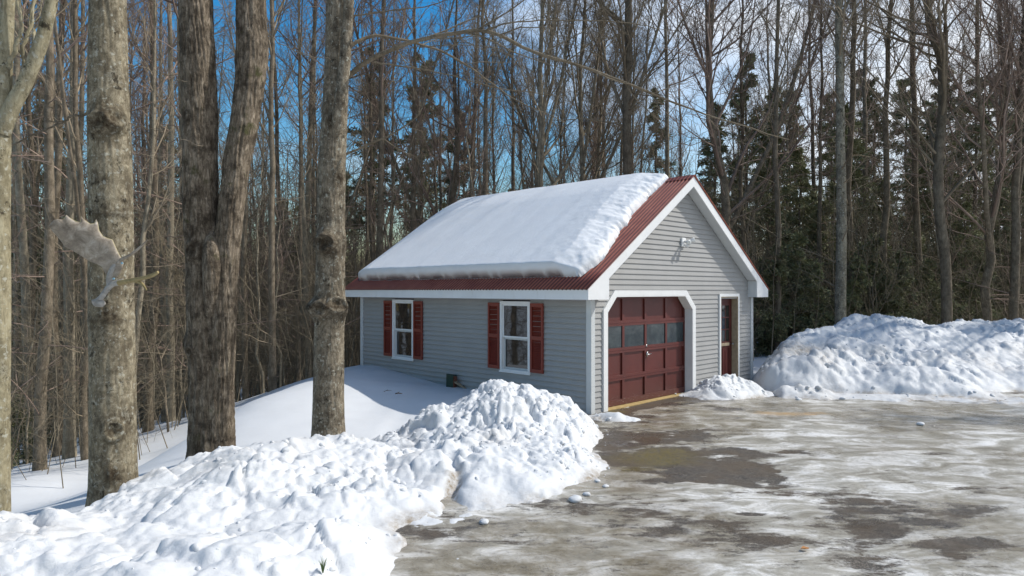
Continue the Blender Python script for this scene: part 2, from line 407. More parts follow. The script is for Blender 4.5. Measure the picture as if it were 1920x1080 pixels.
# door apron of gravel
uu = (X-G0[0])*UX+(Y-G0[1])*UY; vv = -(X-G0[0])*UY+(Y-G0[1])*UX
apron = np.clip(1-np.abs(vv+.18-.1*(fbm(X*3, Y*3, 3, 6)-.5))/.28, 0, 1)*((uu > -.2) & (uu < 4.3))
ice = np.clip(ice-apron*1.6, 0, 1)
zd = G(X, Y)*0 + (fbm(X*.6, Y*.6, 3, 51)-.5)*.04 + ice*.022*(.4+fbm(X*3, Y*3, 4, 52)) + (1-ice)*(fbm(X*14, Y*14, 3, 53)-.5)*.012 + fbm(X*5, Y*5, 3, 58)*.008
zd *= np.clip(1-apron, .3, 1)
dm_ = X > np.where(Y < 8.3, -2.5, -2.4+(Y-8.3)*.95)
dm_ &= ~((uu > .03) & (vv > .02))
d = grid('driveway', xs, ys, zd, None, mask=dm_, attrs={'ice': ice, 'brown': np.clip(brown, 0, 1), 'moss': np.clip(moss, 0, 1), 'tan': np.clip(tan, 0, 1)})
t = NT('icy_asphalt'); v = t.coord()
fine = t.noise(v, 3.6, 7, .72, .4); grit = t.noise(v, 70, 5, .8); pat = t.noise(t.coord((.8, 1.6, 1)), 1.9, 8, .72, .8)
asphalt = t.ramp(grit, [(.38, (.008,.007,.006)), (.5, (.05,.043,.036)), (.62, (.24,.21,.17))])
wetbrown = t.ramp(fine, [(.3, (.1,.075,.035)), (.7, (.24,.19,.105))])
iceclean = t.ramp(pat, [(.3, (.17,.15,.115)), (.47, (.38,.36,.31)), (.61, (.78,.77,.745))])
ic = t.mix(t.math('MULTIPLY', t.attr('brown'), t.ramp(fine, [(.3, .95), (.7, .25)])), iceclean, wetbrown)
im = t.math('ADD', t.attr('ice'), t.math('MULTIPLY', t.math('SUBTRACT', t.noise(t.coord((.7,1.5,1)), 3.4, 9, .78), .5), 2.3))
im = t.math('ADD', im, t.math('MULTIPLY', t.math('SUBTRACT', t.noise(v, 40, 4, .75), .5), .35))
mp2 = t.n('ShaderNodeMapping'); mp2.inputs['Rotation'].default_value = (0, 0, .86); mp2.inputs['Scale'].default_value = (.55, 3.6, 1); t.l(t.n('ShaderNodeTexCoord').outputs['Object'], mp2.inputs['Vector'])
im = t.math('ADD', im, t.math('MULTIPLY', t.math('SUBTRACT', t.noise(mp2.outputs[0], 1.6, 7, .7, .3), .5), .9))
imr = t.ramp(im, [(.27, 0), (.5, 1)])
sp = t.ramp(t.noise(v, 22, 6, .8), [(.56, 0), (.64, .55)])
ic = t.mix(sp, ic, (.07,.055,.035))
cc = t.mix(imr, t.mix(t.ramp(t.noise(v, 1.7, 5, .6), [(.4, 0), (.6, .6)]), asphalt, (.1,.07,.04)), ic)
cc = t.mix(t.math('MULTIPLY', t.attr('moss'), t.ramp(t.noise(v, 18, 6, .8), [(.4, 0), (.55, .9)])), cc, (.13,.1,.02))
cc = t.mix(t.math('MULTIPLY', t.attr('tan'), t.ramp(t.noise(v, 5, 6, .7), [(.3, .2), (.6, .9)])), cc, (.5,.33,.16))
t.col(cc); t.rough(t.mix(t.math('MULTIPLY', t.attr('brown'), t.ramp(t.noise(v, 1.3, 5, .6), [(.4, 1.), (.6, .2)])), t.ramp(t.math('ADD', imr, t.math('MULTIPLY', t.noise(v, 3, 5, .7), .5)), [(.2, .6), (.5, .3), (1., .42)]), (.1,.1,.1))); t.spec(.5)
b = t.bump(t.noise(v, 9, 7, .75), .55, .025); b = t.bump(imr, .5, .015, b); t.bump(grit, .35, .006, b)
d.data.materials.append(t.m)
tag(d, kind='structure', label='icy asphalt driveway')

# ------------------------------------------------------------------ snow banks
def ridge_h(X, Y, pts, pw=1.4):
    """pts: list of (x,y,h,wl,wr): crest polyline; height field = max over segments"""
    out = np.full(X.shape, -1.)
    for a, b in zip(pts[:-1], pts[1:]):
        dx, dy = b[0]-a[0], b[1]-a[1]; L2 = dx*dx+dy*dy
        t_ = ((X-a[0])*dx+(Y-a[1])*dy)/L2; tc = np.clip(t_, 0, 1)
        qx, qy = X-a[0]-tc*dx, Y-a[1]-tc*dy; dd = np.hypot(qx, qy)
        side = dx*(Y-a[1])-dy*(X-a[0])          # >0 : left of the direction
        wl = a[3]+(b[3]-a[3])*tc; wr = a[4]+(b[4]-a[4])*tc; hh = np.maximum(a[2]+(b[2]-a[2])*tc, .03)
        k = 1/(1+np.exp(-side/math.sqrt(L2)*6)); w = wr+(wl-wr)*k
        out = np.maximum(out, hh*(1-(dd/w)**pw))
    return out
def lumpy(X, Y, sc, amp, s):
    wx = X+(fbm(X*3/sc*.3, Y*3/sc*.3, 3, s+90)-.5)*sc*.7; wy = Y+(fbm(X*3/sc*.3, Y*3/sc*.3, 3, s+95)-.5)*sc*.7
    d1, d2, idv = worley(wx/sc, wy/sc, s)
    return amp*(np.sqrt(np.clip(1-(d1/.85)**2, 0, 1))-.45)*(.35+1.2*idv)
def bank(name, x0, x1, y0, y1, st, ridges, label, seed, rough=1., dirtf=None, pw=1.4, base=G, cliff=None, extra=None, nclod=0, cs=.07, chunky=0., big=1.):
    xs = np.arange(x0, x1, st); ys = np.arange(y0, y1, st); X, Y = np.meshgrid(xs, ys)
    Xw = X+(fbm(X*1.1, Y*1.1, 3, seed)-.5)*.5*min(1, rough); Yw = Y+(fbm(X*1.1, Y*1.1, 3, seed+1)-.5)*.5*min(1, rough)
    h = np.full(X.shape, -1.)
    for r in ridges: h = np.maximum(h, ridge_h(Xw, Yw, r, pw))
    if extra is not None: h = extra(X, Y, h)
    m = np.clip(h/.12, 0, 1)
    wx = X+(fbm(X*5, Y*5, 3, seed+20)-.5)*.16; wy = Y+(fbm(X*5, Y*5, 3, seed+21)-.5)*.16
    band = np.clip((h-.10)/.16, 0, 1)
    k1 = np.clip(fbm(X*.9, Y*.9, 3, seed+8)*4-1.6+chunky, 0, 1)*(.25+.75*band); k2 = np.clip(fbm(X*1.6+4, Y*1.6, 3, seed+9)*4-1.7+chunky, 0, 1)*(.1+.9*band)
    bil = lambda sc, sd, o=4: .5-np.abs(fbm(X/sc, Y/sc, o, sd)-.5)*2.4
    wx2 = X+(fbm(X*2, Y*2, 3, seed+40)-.5)*.5; wy2 = Y+(fbm(X*2, Y*2, 3, seed+41)-.5)*.5
    rg = fbm(X*.55+seed, Y*.55, 3, seed+44)
    def rough_f(sc, o, sd, per=.62):
        q = 0; a_ = 1; tt = 0
        for i_ in range(o): q = q+a_*(1-np.abs(2*vnoise(X/sc*2**i_+i_*7.7, Y/sc*2**i_-3.1*i_, sd+i_)-1)*1.0-.5); tt += a_; a_ *= per
        return -q/tt
    def pf(sc, o, sd, per=.62):
        q = 0; a_ = 1; tt = 0
        for i_ in range(o): q = q+a_*(vnoise(X/sc*2**i_+i_*7.7, Y/sc*2**i_-3.1*i_, sd+i_)-.5); tt += a_; a_ *= per
        return q/tt
    rn = lumpy(X, Y, 1.1*big, .05*big, seed+2)+pf(.9*big, 7, seed+50, .62)*.34*big*(.55+.8*rg)
    rn = rn+chunks(wx2/.5, wy2/.5, seed+30)*.07*(.3+.7*band)+chunks(wx/.2, wy/.2, seed+3)*.06*k1+chunks(wx/.1, wy/.1, seed+4)*.038*k2*(.3+.7*k1)+chunks(wx/.055, wy/.055, seed+5)*.014*k2
    h = h+np.exp(-(h/.06)**2)*pf(.3, 4, seed+70)*.16
    h = np.where((h > 0) & (h < .12), .12*(np.clip(h, 0, 1)/.12)**1.5, h)
    hh = h + rn*rough*m*np.clip(h*4+.25, .3, 1) + (h > 0)*.006
    Z = base(X, Y)+hh
    gxx, gyy = np.gradient(hh, st)[::-1]
    nl = np.sqrt(gxx**2+gyy**2+1)
    ov = (fbm(X*4, Y*4, 3, seed+7)-.35)*.05*rough*m
    disp = np.stack([-gxx/nl*ov, -gyy/nl*ov, 0*ov], -1)
    dirt = np.zeros(X.shape) if dirtf is None else dirtf(X, Y, Z, hh)
    toe = np.clip(1-np.abs(hh-.02)/.08, 0, 1)*1.3*np.clip(fbm(X*2, Y*2, 3, seed+10)*2-.6, 0, 1)
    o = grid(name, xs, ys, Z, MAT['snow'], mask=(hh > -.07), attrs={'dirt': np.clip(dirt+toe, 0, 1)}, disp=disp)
    if nclod:
        rs = np.random.RandomState(seed+31); tpl = clod_templates()
        sel = np.argwhere((hh > .03) | ((h > -.10) & (hh <= .03) & (rs.rand(*hh.shape) < .55)))
        Bz = base(X, Y)
        dens = fbm(X*1.3, Y*1.3, 3, seed+32)
        wgt = np.clip(dens[sel[:, 0], sel[:, 1]]*3-1.0, 0.02, 1)**1.5; wgt /= wgt.sum()
        pick = sel[rs.choice(len(sel), nclod, p=wgt)]
        Vs, Qs, Ds, off = [], [], [], 0
        for (j, i) in pick:
            tv, tf = tpl[rs.randint(len(tpl))]
            r_ = cs*(.16+.9*rs.rand()**3.2)*(1 if hh[j, i] > .05 else .45)
            a = rs.rand(3)*6.28; R_ = np.array(Matrix.Rotation(a[0], 3, 'X') @ Matrix.Rotation(a[1], 3, 'Y') @ Matrix.Rotation(a[2], 3, 'Z'))
            Vs.append(tv@R_.T*r_*np.array([1, 1, .85])+[X[j, i]+disp[j, i, 0], Y[j, i]+disp[j, i, 1], max(Z[j, i]-r_*.28, Bz[j, i]+r_*.1)]); Qs.append(tf+off); off += len(tv)
            Ds.append(np.full(len(tv), dirt[j, i]*.8))
        # append as triangles to the same mesh
        bmq = bmesh.new(); bmq.from_mesh(o.data)
        me2 = mesh_np('tmp', np.vstack(Vs), np.vstack(Qs), True)
        at = me2.attributes.new('dirt', 'FLOAT', 'POINT'); at.data.foreach_set('value', np.concatenate(Ds).astype(np.float32))
        bmq.from_mesh(me2); bmq.to_mesh(o.data); bmq.free(); bpy.data.meshes.remove(me2)
    tag(o, label, 'snow bank', 'ploughed snow banks'); return o
_ct = []
def clod_templates():
    if not _ct:
        for sd in range(7):
            r = np.random.RandomState(500+sd); bm = bmesh.new(); bmesh.ops.create_icosphere(bm, subdivisions=2, radius=1)
            v = np.array([tuple(q.co) for q in bm.verts]); f = np.array([[q.index for q in g_.verts] for g_ in bm.faces]); bm.free()
            for _ in range(9):      # chop with random planes: angular lumps
                n = r.normal(size=3); n /= np.linalg.norm(n); dd = r.uniform(.5, .85); k = v@n
                v = np.where((k > dd)[:, None], v-(k-dd)[:, None]*n, v)
            _ct.append((v*(1+.05*r.normal(size=(len(v), 1))), f))
    return _ct
def CP(px, py, Y, wl, wr, base=None):
    p = P(px, py, Y); return (p[0], p[1], p[2]-Gs(p[0], p[1]), wl, wr)
def W3(px, py, Y): p = P(px, py, Y); return p[0], p[1]

# front-left bank
r1 = [CP(-160,1030,5.0,1.0,1.6),CP(0,990,5.5,.8,1.7),CP(150,950,6.3,.7,1.9),CP(300,893,7.0,.7,2.0),CP(440,842,7.7,.8,2.3),CP(540,822,8.1,.9,2.2),CP(620,815,8.3,.8,1.9),CP(685,850,8.2,.6,1.6),CP(740,872,8.0,.6,1.2)]
r1b = [CP(480,960,6.2,.7,.9),CP(600,925,6.6,.8,1.0),CP(720,905,7.0,.7,.85),CP(800,915,7.1,.5,.55)]
r1c = [(-2.7,3.4,.42,1.2,1.3),(-2.05,4.6,.4,1.2,1.0),(-1.5,5.3,.3,1.0,.7)]
def dirt1(X, Y, Z, h): return dstreak(X, Y)+ np.clip(fbm(X*1.3, Y*1.3, 4, 61)-.6, 0, 1)*1.2
def dirt2(X, Y, Z, h):
    return dstreak(X, Y)+np.clip(fbm(X*1.3, Y*1.3, 4, 63)-.57, 0, 1)*1.3
def dstreak(X, Y):
    cx, cy = W3(848,905,7.25)
    a = np.clip(1.2-np.sqrt(((X-cx+(fbm(X*6, Y*6, 3, 3)-.5)*.12)/.085)**2+((Y-cy)/.42)**2), 0, 1)*2.2
    return a
def cut2(X, Y, h):
    cx, cy = W3(848,905,7.25)
    g_ = np.exp(-((X-cx+.04*np.sin(Y*9))/.11)**2)*np.exp(-((Y-cy)/.55)**2)
    xb = np.interp(Y, [5.5, 6.64, 7.33, 8.42, 11.0, 12.5], [-.5, .21, .75, 1.2, 1.4, 1.5])
    return h-g_*.16-np.clip(X-xb+.45, 0, 3)*.38*(X > -1)
bank('snow_bank', -6.6, 1.4, 2.0, 9.8, .022, [r1, r1b, r1c], 'long lumpy white snow bank in the foreground below the three big trunks', 100, 1.0, dirt1, extra=cut2, nclod=320, cs=.05, chunky=.1)
# pile by the garage corner
r2 = [CP(690,868,8.4,.9,.6),CP(770,822,9.1,1.2,1.1),CP(855,770,9.7,1.6,1.6),CP(925,722,10.2,1.2,1.8),CP(960,722,10.3,1.2,1.7),CP(1000,742,10.6,1.0,1.5),CP(1050,768,10.9,.7,1.2),CP(1095,786,11.3,.4,.6)]
r2b = [CP(800,850,8.3,.6,1.2),CP(880,815,8.6,.7,1.9),CP(970,815,8.8,.8,1.9),CP(1030,830,8.9,.7,1.5),CP(1065,850,9.2,.5,.8)]
bank('snow_bank', -3.2, 2.9, 6.0, 13.2, .022, [r2, r2b, [CP(835,935,7.0,.5,.45), CP(930,930,7.15,.7,.5), CP(1000,915,7.5,.7,.5)]], 'pointed heap of chunky snow in front of the grey garage side wall', 200, 1.15, dirt2, extra=cut2, nclod=800, cs=.05, chunky=.3, pw=1.2)
# heap beside the entry door
r3 = [(4.05+.0,14.15,.16,.5,.5),(4.35,14.3,.36,.6,.55),(4.75,14.45,.3,.6,.6),(5.1,14.55,.1,.4,.5)]
bank('snow_bank', 3.2, 6.1, 13.2, 15.6, .02, [r3], 'small snow heap at the foot of the narrow maroon entry door', 300, .8, None, nclod=160, cs=.06, chunky=.5)
r3b = [(1.6,11.75,.10,.25,.25),(1.85,11.6,.14,.25,.28),(2.1,11.55,.06,.2,.2)]
bank('snow_bank', 1.1, 2.6, 11.1, 12.3, .02, [r3b], 'tiny patch of snow clods at the garage corner post', 350, .5, None, nclod=60, cs=.05, chunky=.5)
# big bank at the right
r4 = [CP(1428,690,15.6,.6,.6),CP(1450,650,16.3,1.4,1.6),CP(1530,625,17.2,1.8,2.8),CP(1600,598,17.8,2,3.2),CP(1645,590,18,2,3.4),CP(1700,602,18.2,2,3.4),CP(1740,612,18.3,2,3.4),CP(1850,608,18.5,2,3.6),CP(1920,602,18.7,2,3.8),CP(2060,610,19,2,4),CP(2300,640,19,2,4)]
r4b = [CP(1455,672,15.3,.8,.7),CP(1500,662,15.4,1.2,.9),CP(1580,668,15.5,1.3,1.05),CP(1660,685,15.3,1.3,1.1),CP(1730,700,14.9,1.2,1.1),CP(1800,730,14.3,1.,.7),CP(1880,748,13.8,.7,.5)]
r4c = [CP(1700,660,16.6,1.2,1.),CP(1800,672,16.2,1.3,1.),CP(1880,690,15.8,1.3,1.1),CP(2000,700,15.4,1.3,1.1)]
r4d = [CP(1415,732,14.6,.4,.35),CP(1445,718,14.5,.7,.5),CP(1500,722,14.2,.8,.6),CP(1600,738,14.0,.7,.5),CP(1900,748,13.7,.8,.55)]
def dirt4(X, Y, Z, h):
    a = np.clip(fbm(X*1.2, Y*1.2, 4, 66)-.5, 0, 1)*1.6
    b_ = np.exp(-((Z-.75)/.18)**2)*np.clip(fbm(X*.9+5, Y*.9, 4, 67)-.45, 0, 1)*2.4
    return (a*np.clip(1.3-Z, 0, 1)+b_+.12*np.clip(.9-Z, 0, 1))
bank('snow_bank', 4.4, 19, 12.6, 22.5, .04, [r4, r4b, r4c, r4d], 'largest snow bank, dirty at its foot, right of the garage', 400, 1.05, dirt4, pw=1.25, extra=lambda X, Y, h: h-np.clip(.398*Y-X, 0, 3)*.8, nclod=900, cs=.08, chunky=.15, big=1.35)

# loose clods on the driveway
import bmesh
def clod_mesh(seed):
    bm = bmesh.new(); bmesh.ops.create_icosphere(bm, subdivisions=3, radius=1)
    r = random.Random(seed)
    off = [Vector((r.uniform(-1,1), r.uniform(-1,1), r.uniform(-1,1))).normalized() for _ in range(9)]
    for v in bm.verts:
        k = 1+sum(.16*max(0, v.co.normalized().dot(o_))**4 for o_ in off)-.1*max(0, v.co.normalized().dot(off[0]))
        v.co = v.co*k*(1+r.uniform(-.06,.06)); v.co.z *= .6
    me = bpy.data.meshes.new('snow_clod'); bm.to_mesh(me); bm.free(); me.materials.append(MAT['snow'])
    me.polygons.foreach_set('use_smooth', [True]*len(me.polygons)); return me
cl = [clod_mesh(i) for i in range(3)]
spots = [(908,983,.04),(1078,941,.06),(858,1054,.02),(1725,798,.05),(1497,752,.06),(1580,750,.05),(1440,742,.05),(1620,752,.04),(1120,905,.03),(1135,915,.03),(1100,930,.035)]
for i, (px, py, r) in enumerate(spots):
    Y_ = H*F/(py-HY); o = bpy.data.objects.new('snow_clod', cl[i % 3]); COL.objects.link(o)
    o.location = ((px-960)/F*Y_, Y_, r*.35+.012); o.scale = (r,)*3; o.rotation_euler = (0, 0, i*1.3)
    tag(o, 'small rounded clod of snow lying loose on the icy driveway', 'snow clod', 'loose snow clods on the driveway')

# ------------------------------------------------------------------ garage
gar = empty('garage', (G0[0], G0[1], 0), .788, 'grey clapboard garage with maroon door and snow on its roof', 'garage')
def gb(mb, name, m, parent=None, **k): return mb.build(name, m, parent or gar, **k)
OE, OF, ZE, ZR = .387, .25, 2.05, 4.59
SL = (ZR-2.23)/(W_/2+OE)            # slope
zroof = lambda u: 2.23+SL*(min(u, W_-u)+OE)
zj = lambda u: zroof(u)-.20          # soffit line along the rake
ROW = .102
def holes(z):
    """openings of the front wall at height z"""
    r = []
    if z < 2.17:
        e = .36; c_ = max(0, z-1.84)/.33*.36
        r.append((.37+c_, 3.52-c_))
    if z < 2.10: r.append((4.69, 5.545))
    return r
# front siding
mb = MB(); z = -.12
while z < ZR-.25:
    z1 = z+ROW
    def bounds(zz):
        lo = 0.06 if zz < ZE+.1 else max(0.06, (zz-2.03)/SL-OE); return lo, W_-lo
    def segs(zz):
        lo, hi = bounds(zz); s_ = [lo]
        for a, b_ in holes(zz): s_ += [a, b_]
        s_.append(hi); return s_
    sa, sb = segs(z+1e-4), segs(z1-1e-4)
    if len(sa) != len(sb): 
        sb = segs(z1-1e-4); n_ = min(len(sa), len(sb)); 
        if len(sb) < len(sa): sa = segs(z1-1e-4)
    for k in range(0, len(sa)-1, 2):
        a0, a1 = sa[k], sa[k+1]; b0, b1 = sb[k], sb[k+1]
        if a1-a0 < .02: continue
        b1 = max(b1, b0+.002)
        mb.hexa([(a0,-.024,z),(a1,-.024,z),(a1,0.02,z),(a0,0.02,z)], [(b0,-.004,z1+.004),(b1,-.004,z1+.004),(b1,.02,z1+.004),(b0,.02,z1+.004)])
    z = z1
gb(mb, 'front_wall', MAT['siding'])
# side siding (u = 0), two windows
def siding_u(u, sgn, v0, v1, wins, name):
    mb = MB(); z = -.12
    while z < 2.07:
        z1 = z+ROW; s_ = [v0]
        for a, b_, zb, zt in wins:
            if z1 > zb+.01 and z < zt-.01: s_ += [a, b_]
        s_.append(v1)
        for k in range(0, len(s_)-1, 2):
            a, b_ = s_[k], s_[k+1]
            mb.hexa([(u+sgn*.03,a,z),(u+sgn*.03,b_,z),(u-sgn*.02,b_,z),(u-sgn*.02,a,z)], [(u-sgn*.008,a,z1+.004),(u-sgn*.008,b_,z1+.004),(u-sgn*.02,b_,z1+.004),(u-sgn*.02,a,z1+.004)])
        z = z1
    return gb(mb, name, MAT['siding'])
WIN = [(1.463, 2.295, .582, 1.995), (5.191, 6.017, .582, 1.995)]
siding_u(0, -1, .06, L_-.06, [(a+.03, b_-.03, zb+.03, zt-.03) for a, b_, zb, zt in WIN], 'side_wall')
siding_u(W_, 1, .06, L_-.06, [], 'side_wall')
mb = MB(); z = -.12
while z < ZR-.25:
    z1 = z+ROW
    lo = 0.06 if z < ZE+.1 else max(0.06, (z-2.03)/SL-OE); lo2 = 0.06 if z1 < ZE+.1 else max(.06, (z1-2.03)/SL-OE)
    if W_-2*lo2 > .02:
        mb.hexa([(lo,L_+.022,z),(W_-lo,L_+.022,z),(W_-lo,L_-.02,z),(lo,L_-.02,z)], [(lo2,L_+.003,z1+.004),(W_-lo2,L_+.003,z1+.004),(W_-lo2,L_-.02,z1+.004),(lo2,L_-.02,z1+.004)])
    z = z1
gb(mb, 'back_wall', MAT['siding'])
# corner posts
for (a, b_, sx, sy) in ((0,0,-1,-1),(W_,0,1,-1),(0,L_,-1,1),(W_,L_,1,1)):
    mb = MB(); e = .036
    mb.box(min(a+sx*e, a-sx*.08), max(a+sx*e, a-sx*.08), min(b_+sy*e, b_-sy*.08), max(b_+sy*e, b_-sy*.08), -.15, ZE-.005)
    gb(mb, 'corner_post', MAT['post'], bevel=.004)
# foundation
mb = MB(); mb.box(.02, W_-.02, .06, L_-.02, -.6, -.02); gb(mb, 'foundation', MAT['concrete'])
# roof panels (corrugated)
def roof_panel(side):
    pitch = .09; n = int((L_+2*OF)/pitch*8); vs = np.linspace(-OF-.02, L_+OF+.02, n)
    wv = np.cos(vs/pitch*2*math.pi)*.013
    us = np.linspace(-OE-.03, W_/2, 8); nx, nz = -SL/math.hypot(1, SL), 1/math.hypot(1, SL)
    top = []; bot = []
    for u in us:
        zz = 2.23+SL*(u+OE)+.022
        top.append(np.stack([u+nx*wv, vs, zz+nz*wv], -1)); bot.append(np.stack([u+nx*(wv-.006), vs, zz+nz*(wv-.006)], -1))
    T = np.array(top); Bm = np.array(bot); V = np.concatenate([T.reshape(-1, 3), Bm.reshape(-1, 3)])
    if side: V[:, 0] = W_-V[:, 0]
    m_, k = T.shape[:2]; idx = np.arange(m_*k).reshape(m_, k)
    Q = [np.stack([idx[:-1, :-1], idx[:-1, 1:], idx[1:, 1:], idx[1:, :-1]], -1).reshape(-1, 4)]
    Q.append(Q[0]+m_*k)
    e = idx[0]; Q.append(np.stack([e[:-1], e[:-1]+m_*k, e[1:]+m_*k, e[1:]], -1))
    for q in (idx[:, 0], idx[:, -1]): Q.append(np.stack([q[:-1], q[1:], q[1:]+m_*k, q[:-1]+m_*k], -1))
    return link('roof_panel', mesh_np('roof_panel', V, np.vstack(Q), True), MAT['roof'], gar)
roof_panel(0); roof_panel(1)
mb = MB()
for s_ in (0, 1):
    f = (lambda u: W_-u) if s_ else (lambda u: u)
    mb.hexa([(f(W_/2-.13),-OF-.03,zroof(W_/2-.13)+.036),(f(W_/2),-OF-.03,ZR+.04),(f(W_/2),-OF-.03,ZR+.046),(f(W_/2-.13),-OF-.03,zroof(W_/2-.13)+.042)],
            [(f(W_/2-.13),L_+OF+.03,zroof(W_/2-.13)+.036),(f(W_/2),L_+OF+.03,ZR+.04),(f(W_/2),L_+OF+.03,ZR+.046),(f(W_/2-.13),L_+OF+.03,zroof(W_/2-.13)+.042)])
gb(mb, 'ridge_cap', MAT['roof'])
# rake fascia boards + box returns
def rake(v0, v1, side):
    f = (lambda u: W_-u) if side else (lambda u: u)
    mb = MB(); ub = .21
    poly = [(-OE, ZE), (ub, ZE), (ub, zj(ub)), (W_/2, ZR-.20), (W_/2, ZR+.003), (-OE, 2.233)]
    mb.prism_y([(f(a), b_) for a, b_ in poly[:3]+[(-OE, zj(ub))]], v0, v1) if False else None
    # lower box end
    mb.prism_y([(f(a), b_) for a, b_ in [(-OE, ZE), (ub, ZE), (ub, zj(ub)-.0), (ub, zroof(ub)), (-OE, 2.233)]], v0, v1)
    mb.prism_y([(f(a), b_) for a, b_ in [(ub+.0005, zj(ub)), (W_/2-.0005*1, ZR-.20), (W_/2-.0005, ZR+.002), (ub+.0005, zroof(ub))]], v0, v1)
    return mb
for side in (0, 1):
    gb(rake(-OF, -OF+.025, side), 'rake_fascia', MAT['white'])
    gb(rake(L_+OF-.025, L_+OF, side), 'rake_fascia', MAT['white'])
    f = (lambda u: W_-u) if side else (lambda u: u)
    # sloped soffit under the rake, made of short panels with gaps
    for (va, vb) in ((-OF+.026, -.004), (L_+.004, L_+OF-.026)):
        mb = MB(); n = 13; u0, u1 = .212, W_/2-.002
        for i in range(n):
            a = u0+(u1-u0)*i/n+.003; b_ = u0+(u1-u0)*(i+1)/n-.003
            mb.hexa([(f(a),va,zj(a)+.02),(f(b_),va,zj(b_)+.02),(f(b_),vb,zj(b_)+.02),(f(a),vb,zj(a)+.02)],
                    [(f(a),va,zj(a)+.032),(f(b_),va,zj(b_)+.032),(f(b_),vb,zj(b_)+.032),(f(a),vb,zj(a)+.032)])
        mb.hexa([(f(.18),va,zj(.18)+.04),(f(u1),va,zj(u1)+.04),(f(u1),vb,zj(u1)+.04),(f(.18),vb,zj(.18)+.04)],
                [(f(.18),va,zj(.18)+.05),(f(u1),va,zj(u1)+.05),(f(u1),vb,zj(u1)+.05),(f(.18),vb,zj(.18)+.05)])
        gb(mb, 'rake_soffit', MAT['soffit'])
        # inner side of the box end
        mb = MB(); x0, x1 = sorted((f(.195), f(.2085))); mb.box(x0, x1, va, vb, ZE+.002, zj(.2)+.02); 
        x0, x1 = sorted((f(-OE+.022), f(.194))); mb.box(x0, x1, va, vb, ZE+.003, ZE+.015)
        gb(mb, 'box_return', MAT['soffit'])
    # eave fascia and soffit
    mb = MB(); x0, x1 = sorted((f(-OE), f(-OE+.02)))
    mb.box(x0, x1, -OF+.0255, 3.7, ZE, 2.228); mb.box(x0, x1, 3.706, L_+OF-.0255, ZE, 2.228)
    gb(mb, 'eave_fascia', MAT['white'])
    mb = MB(); x0, x1 = sorted((f(-OE+.021), f(-.003))); mb.box(x0, x1, .0, L_, ZE+.004, ZE+.016); gb(mb, 'eave_soffit', MAT['soffit'])
# ---- garage door: trim, jambs, panels
def ring(o, i, y0, y1, mb):
    for k in range(len(o)-1):
        mb.prism_y([o[k], o[k+1], i[k+1], i[k]], y0, y1)
outer = [(.317,-.1),(.317,1.86),(.66,2.215),(3.20,2.215),(3.571,1.86),(3.571,-.1)]
inner = [(.425,-.1),(.425,1.815),(.71,2.11),(3.15,2.11),(3.463,1.815),(3.463,-.1)]
mb = MB(); ring(outer, inner, -.05, -.022+.03, mb); gb(mb, 'door_trim', MAT['white'])
jin = [(.445,-.1),(.445,1.807),(.718,2.09),(3.142,2.09),(3.443,1.807),(3.443,-.1)]
mb = MB(); ring(inner, jin, -.048, .15, mb); gb(mb, 'door_jamb', MAT['white'])
gd = empty('garage_door'); gd.parent = gar
DV = .15; u0, u1, zb, zt = .43, 3.46, .02, 2.10
cw = (u1-u0)/4; rh = (zt-zb)/4
mb = MB(); mb.box(u0, u1, DV+.02, DV+.05, zb, zt)
for r in range(4):
    zl, zh = zb+r*rh, zb+(r+1)*rh-.004
    mb.box(u0, u1, DV-.01, DV+.02, zl, zl+.055 if r else zl+.11); mb.box(u0, u1, DV-.01, DV+.02, zh-.045, zh)
    zl2 = zl+(.055 if r else .11)
    for c_ in range(5):
        uc = u0+cw*c_; a = max(u0, uc-.035 if c_ not in (0,) else u0); b_ = min(u1, uc+.035 if c_ != 4 else u1)
        if c_ == 0: b_ = u0+.06
        if c_ == 4: a = u1-.06
        mb.box(a, b_, DV-.0095, DV+.02, zl2, zh-.045)
gb(mb, 'door_panel', MAT['maroon_chip'], gd)
for c_ in range(4):
    a = u0+cw*c_+(.06 if c_ == 0 else .035); b_ = u0+cw*(c_+1)-(.06 if c_ == 3 else .035)
    mb = MB(); mb.box(a+.001, b_-.001, DV+.006, DV+.012, zb+2*rh+.056, zb+3*rh-.051); gb(mb, 'pane', MAT['gglass'], gd)
mb = MB(); hu, hz = u0+2*cw+.03, .93
mb.tube([(hu, DV-.012, hz), (hu, DV-.05, hz)], [.012, .012]); mb.tube([(hu-.03, DV-.05, hz), (hu+.0, DV-.055, hz-.005), (hu+.11, DV-.055, hz+.012)], [.008, .013, .008])
mb.tube([(hu, DV-.012, hz-.05), (hu, DV-.02, hz+.05)], [.022, .022])
gb(mb, 'handle', MAT['metal'], gd, smooth=True)
mb = MB(); mb.tube([(hu-.005, DV-.008, hz+.17), (hu-.005, DV-.02, hz+.17)], [.026, .024]); gb(mb, 'lock', MAT['metal'], gd, smooth=True)
mb = MB(); mb.box(.447, 3.44, -.03, DV+.02, -.06, .012); gb(mb, 'door_sill', MAT['sill'])
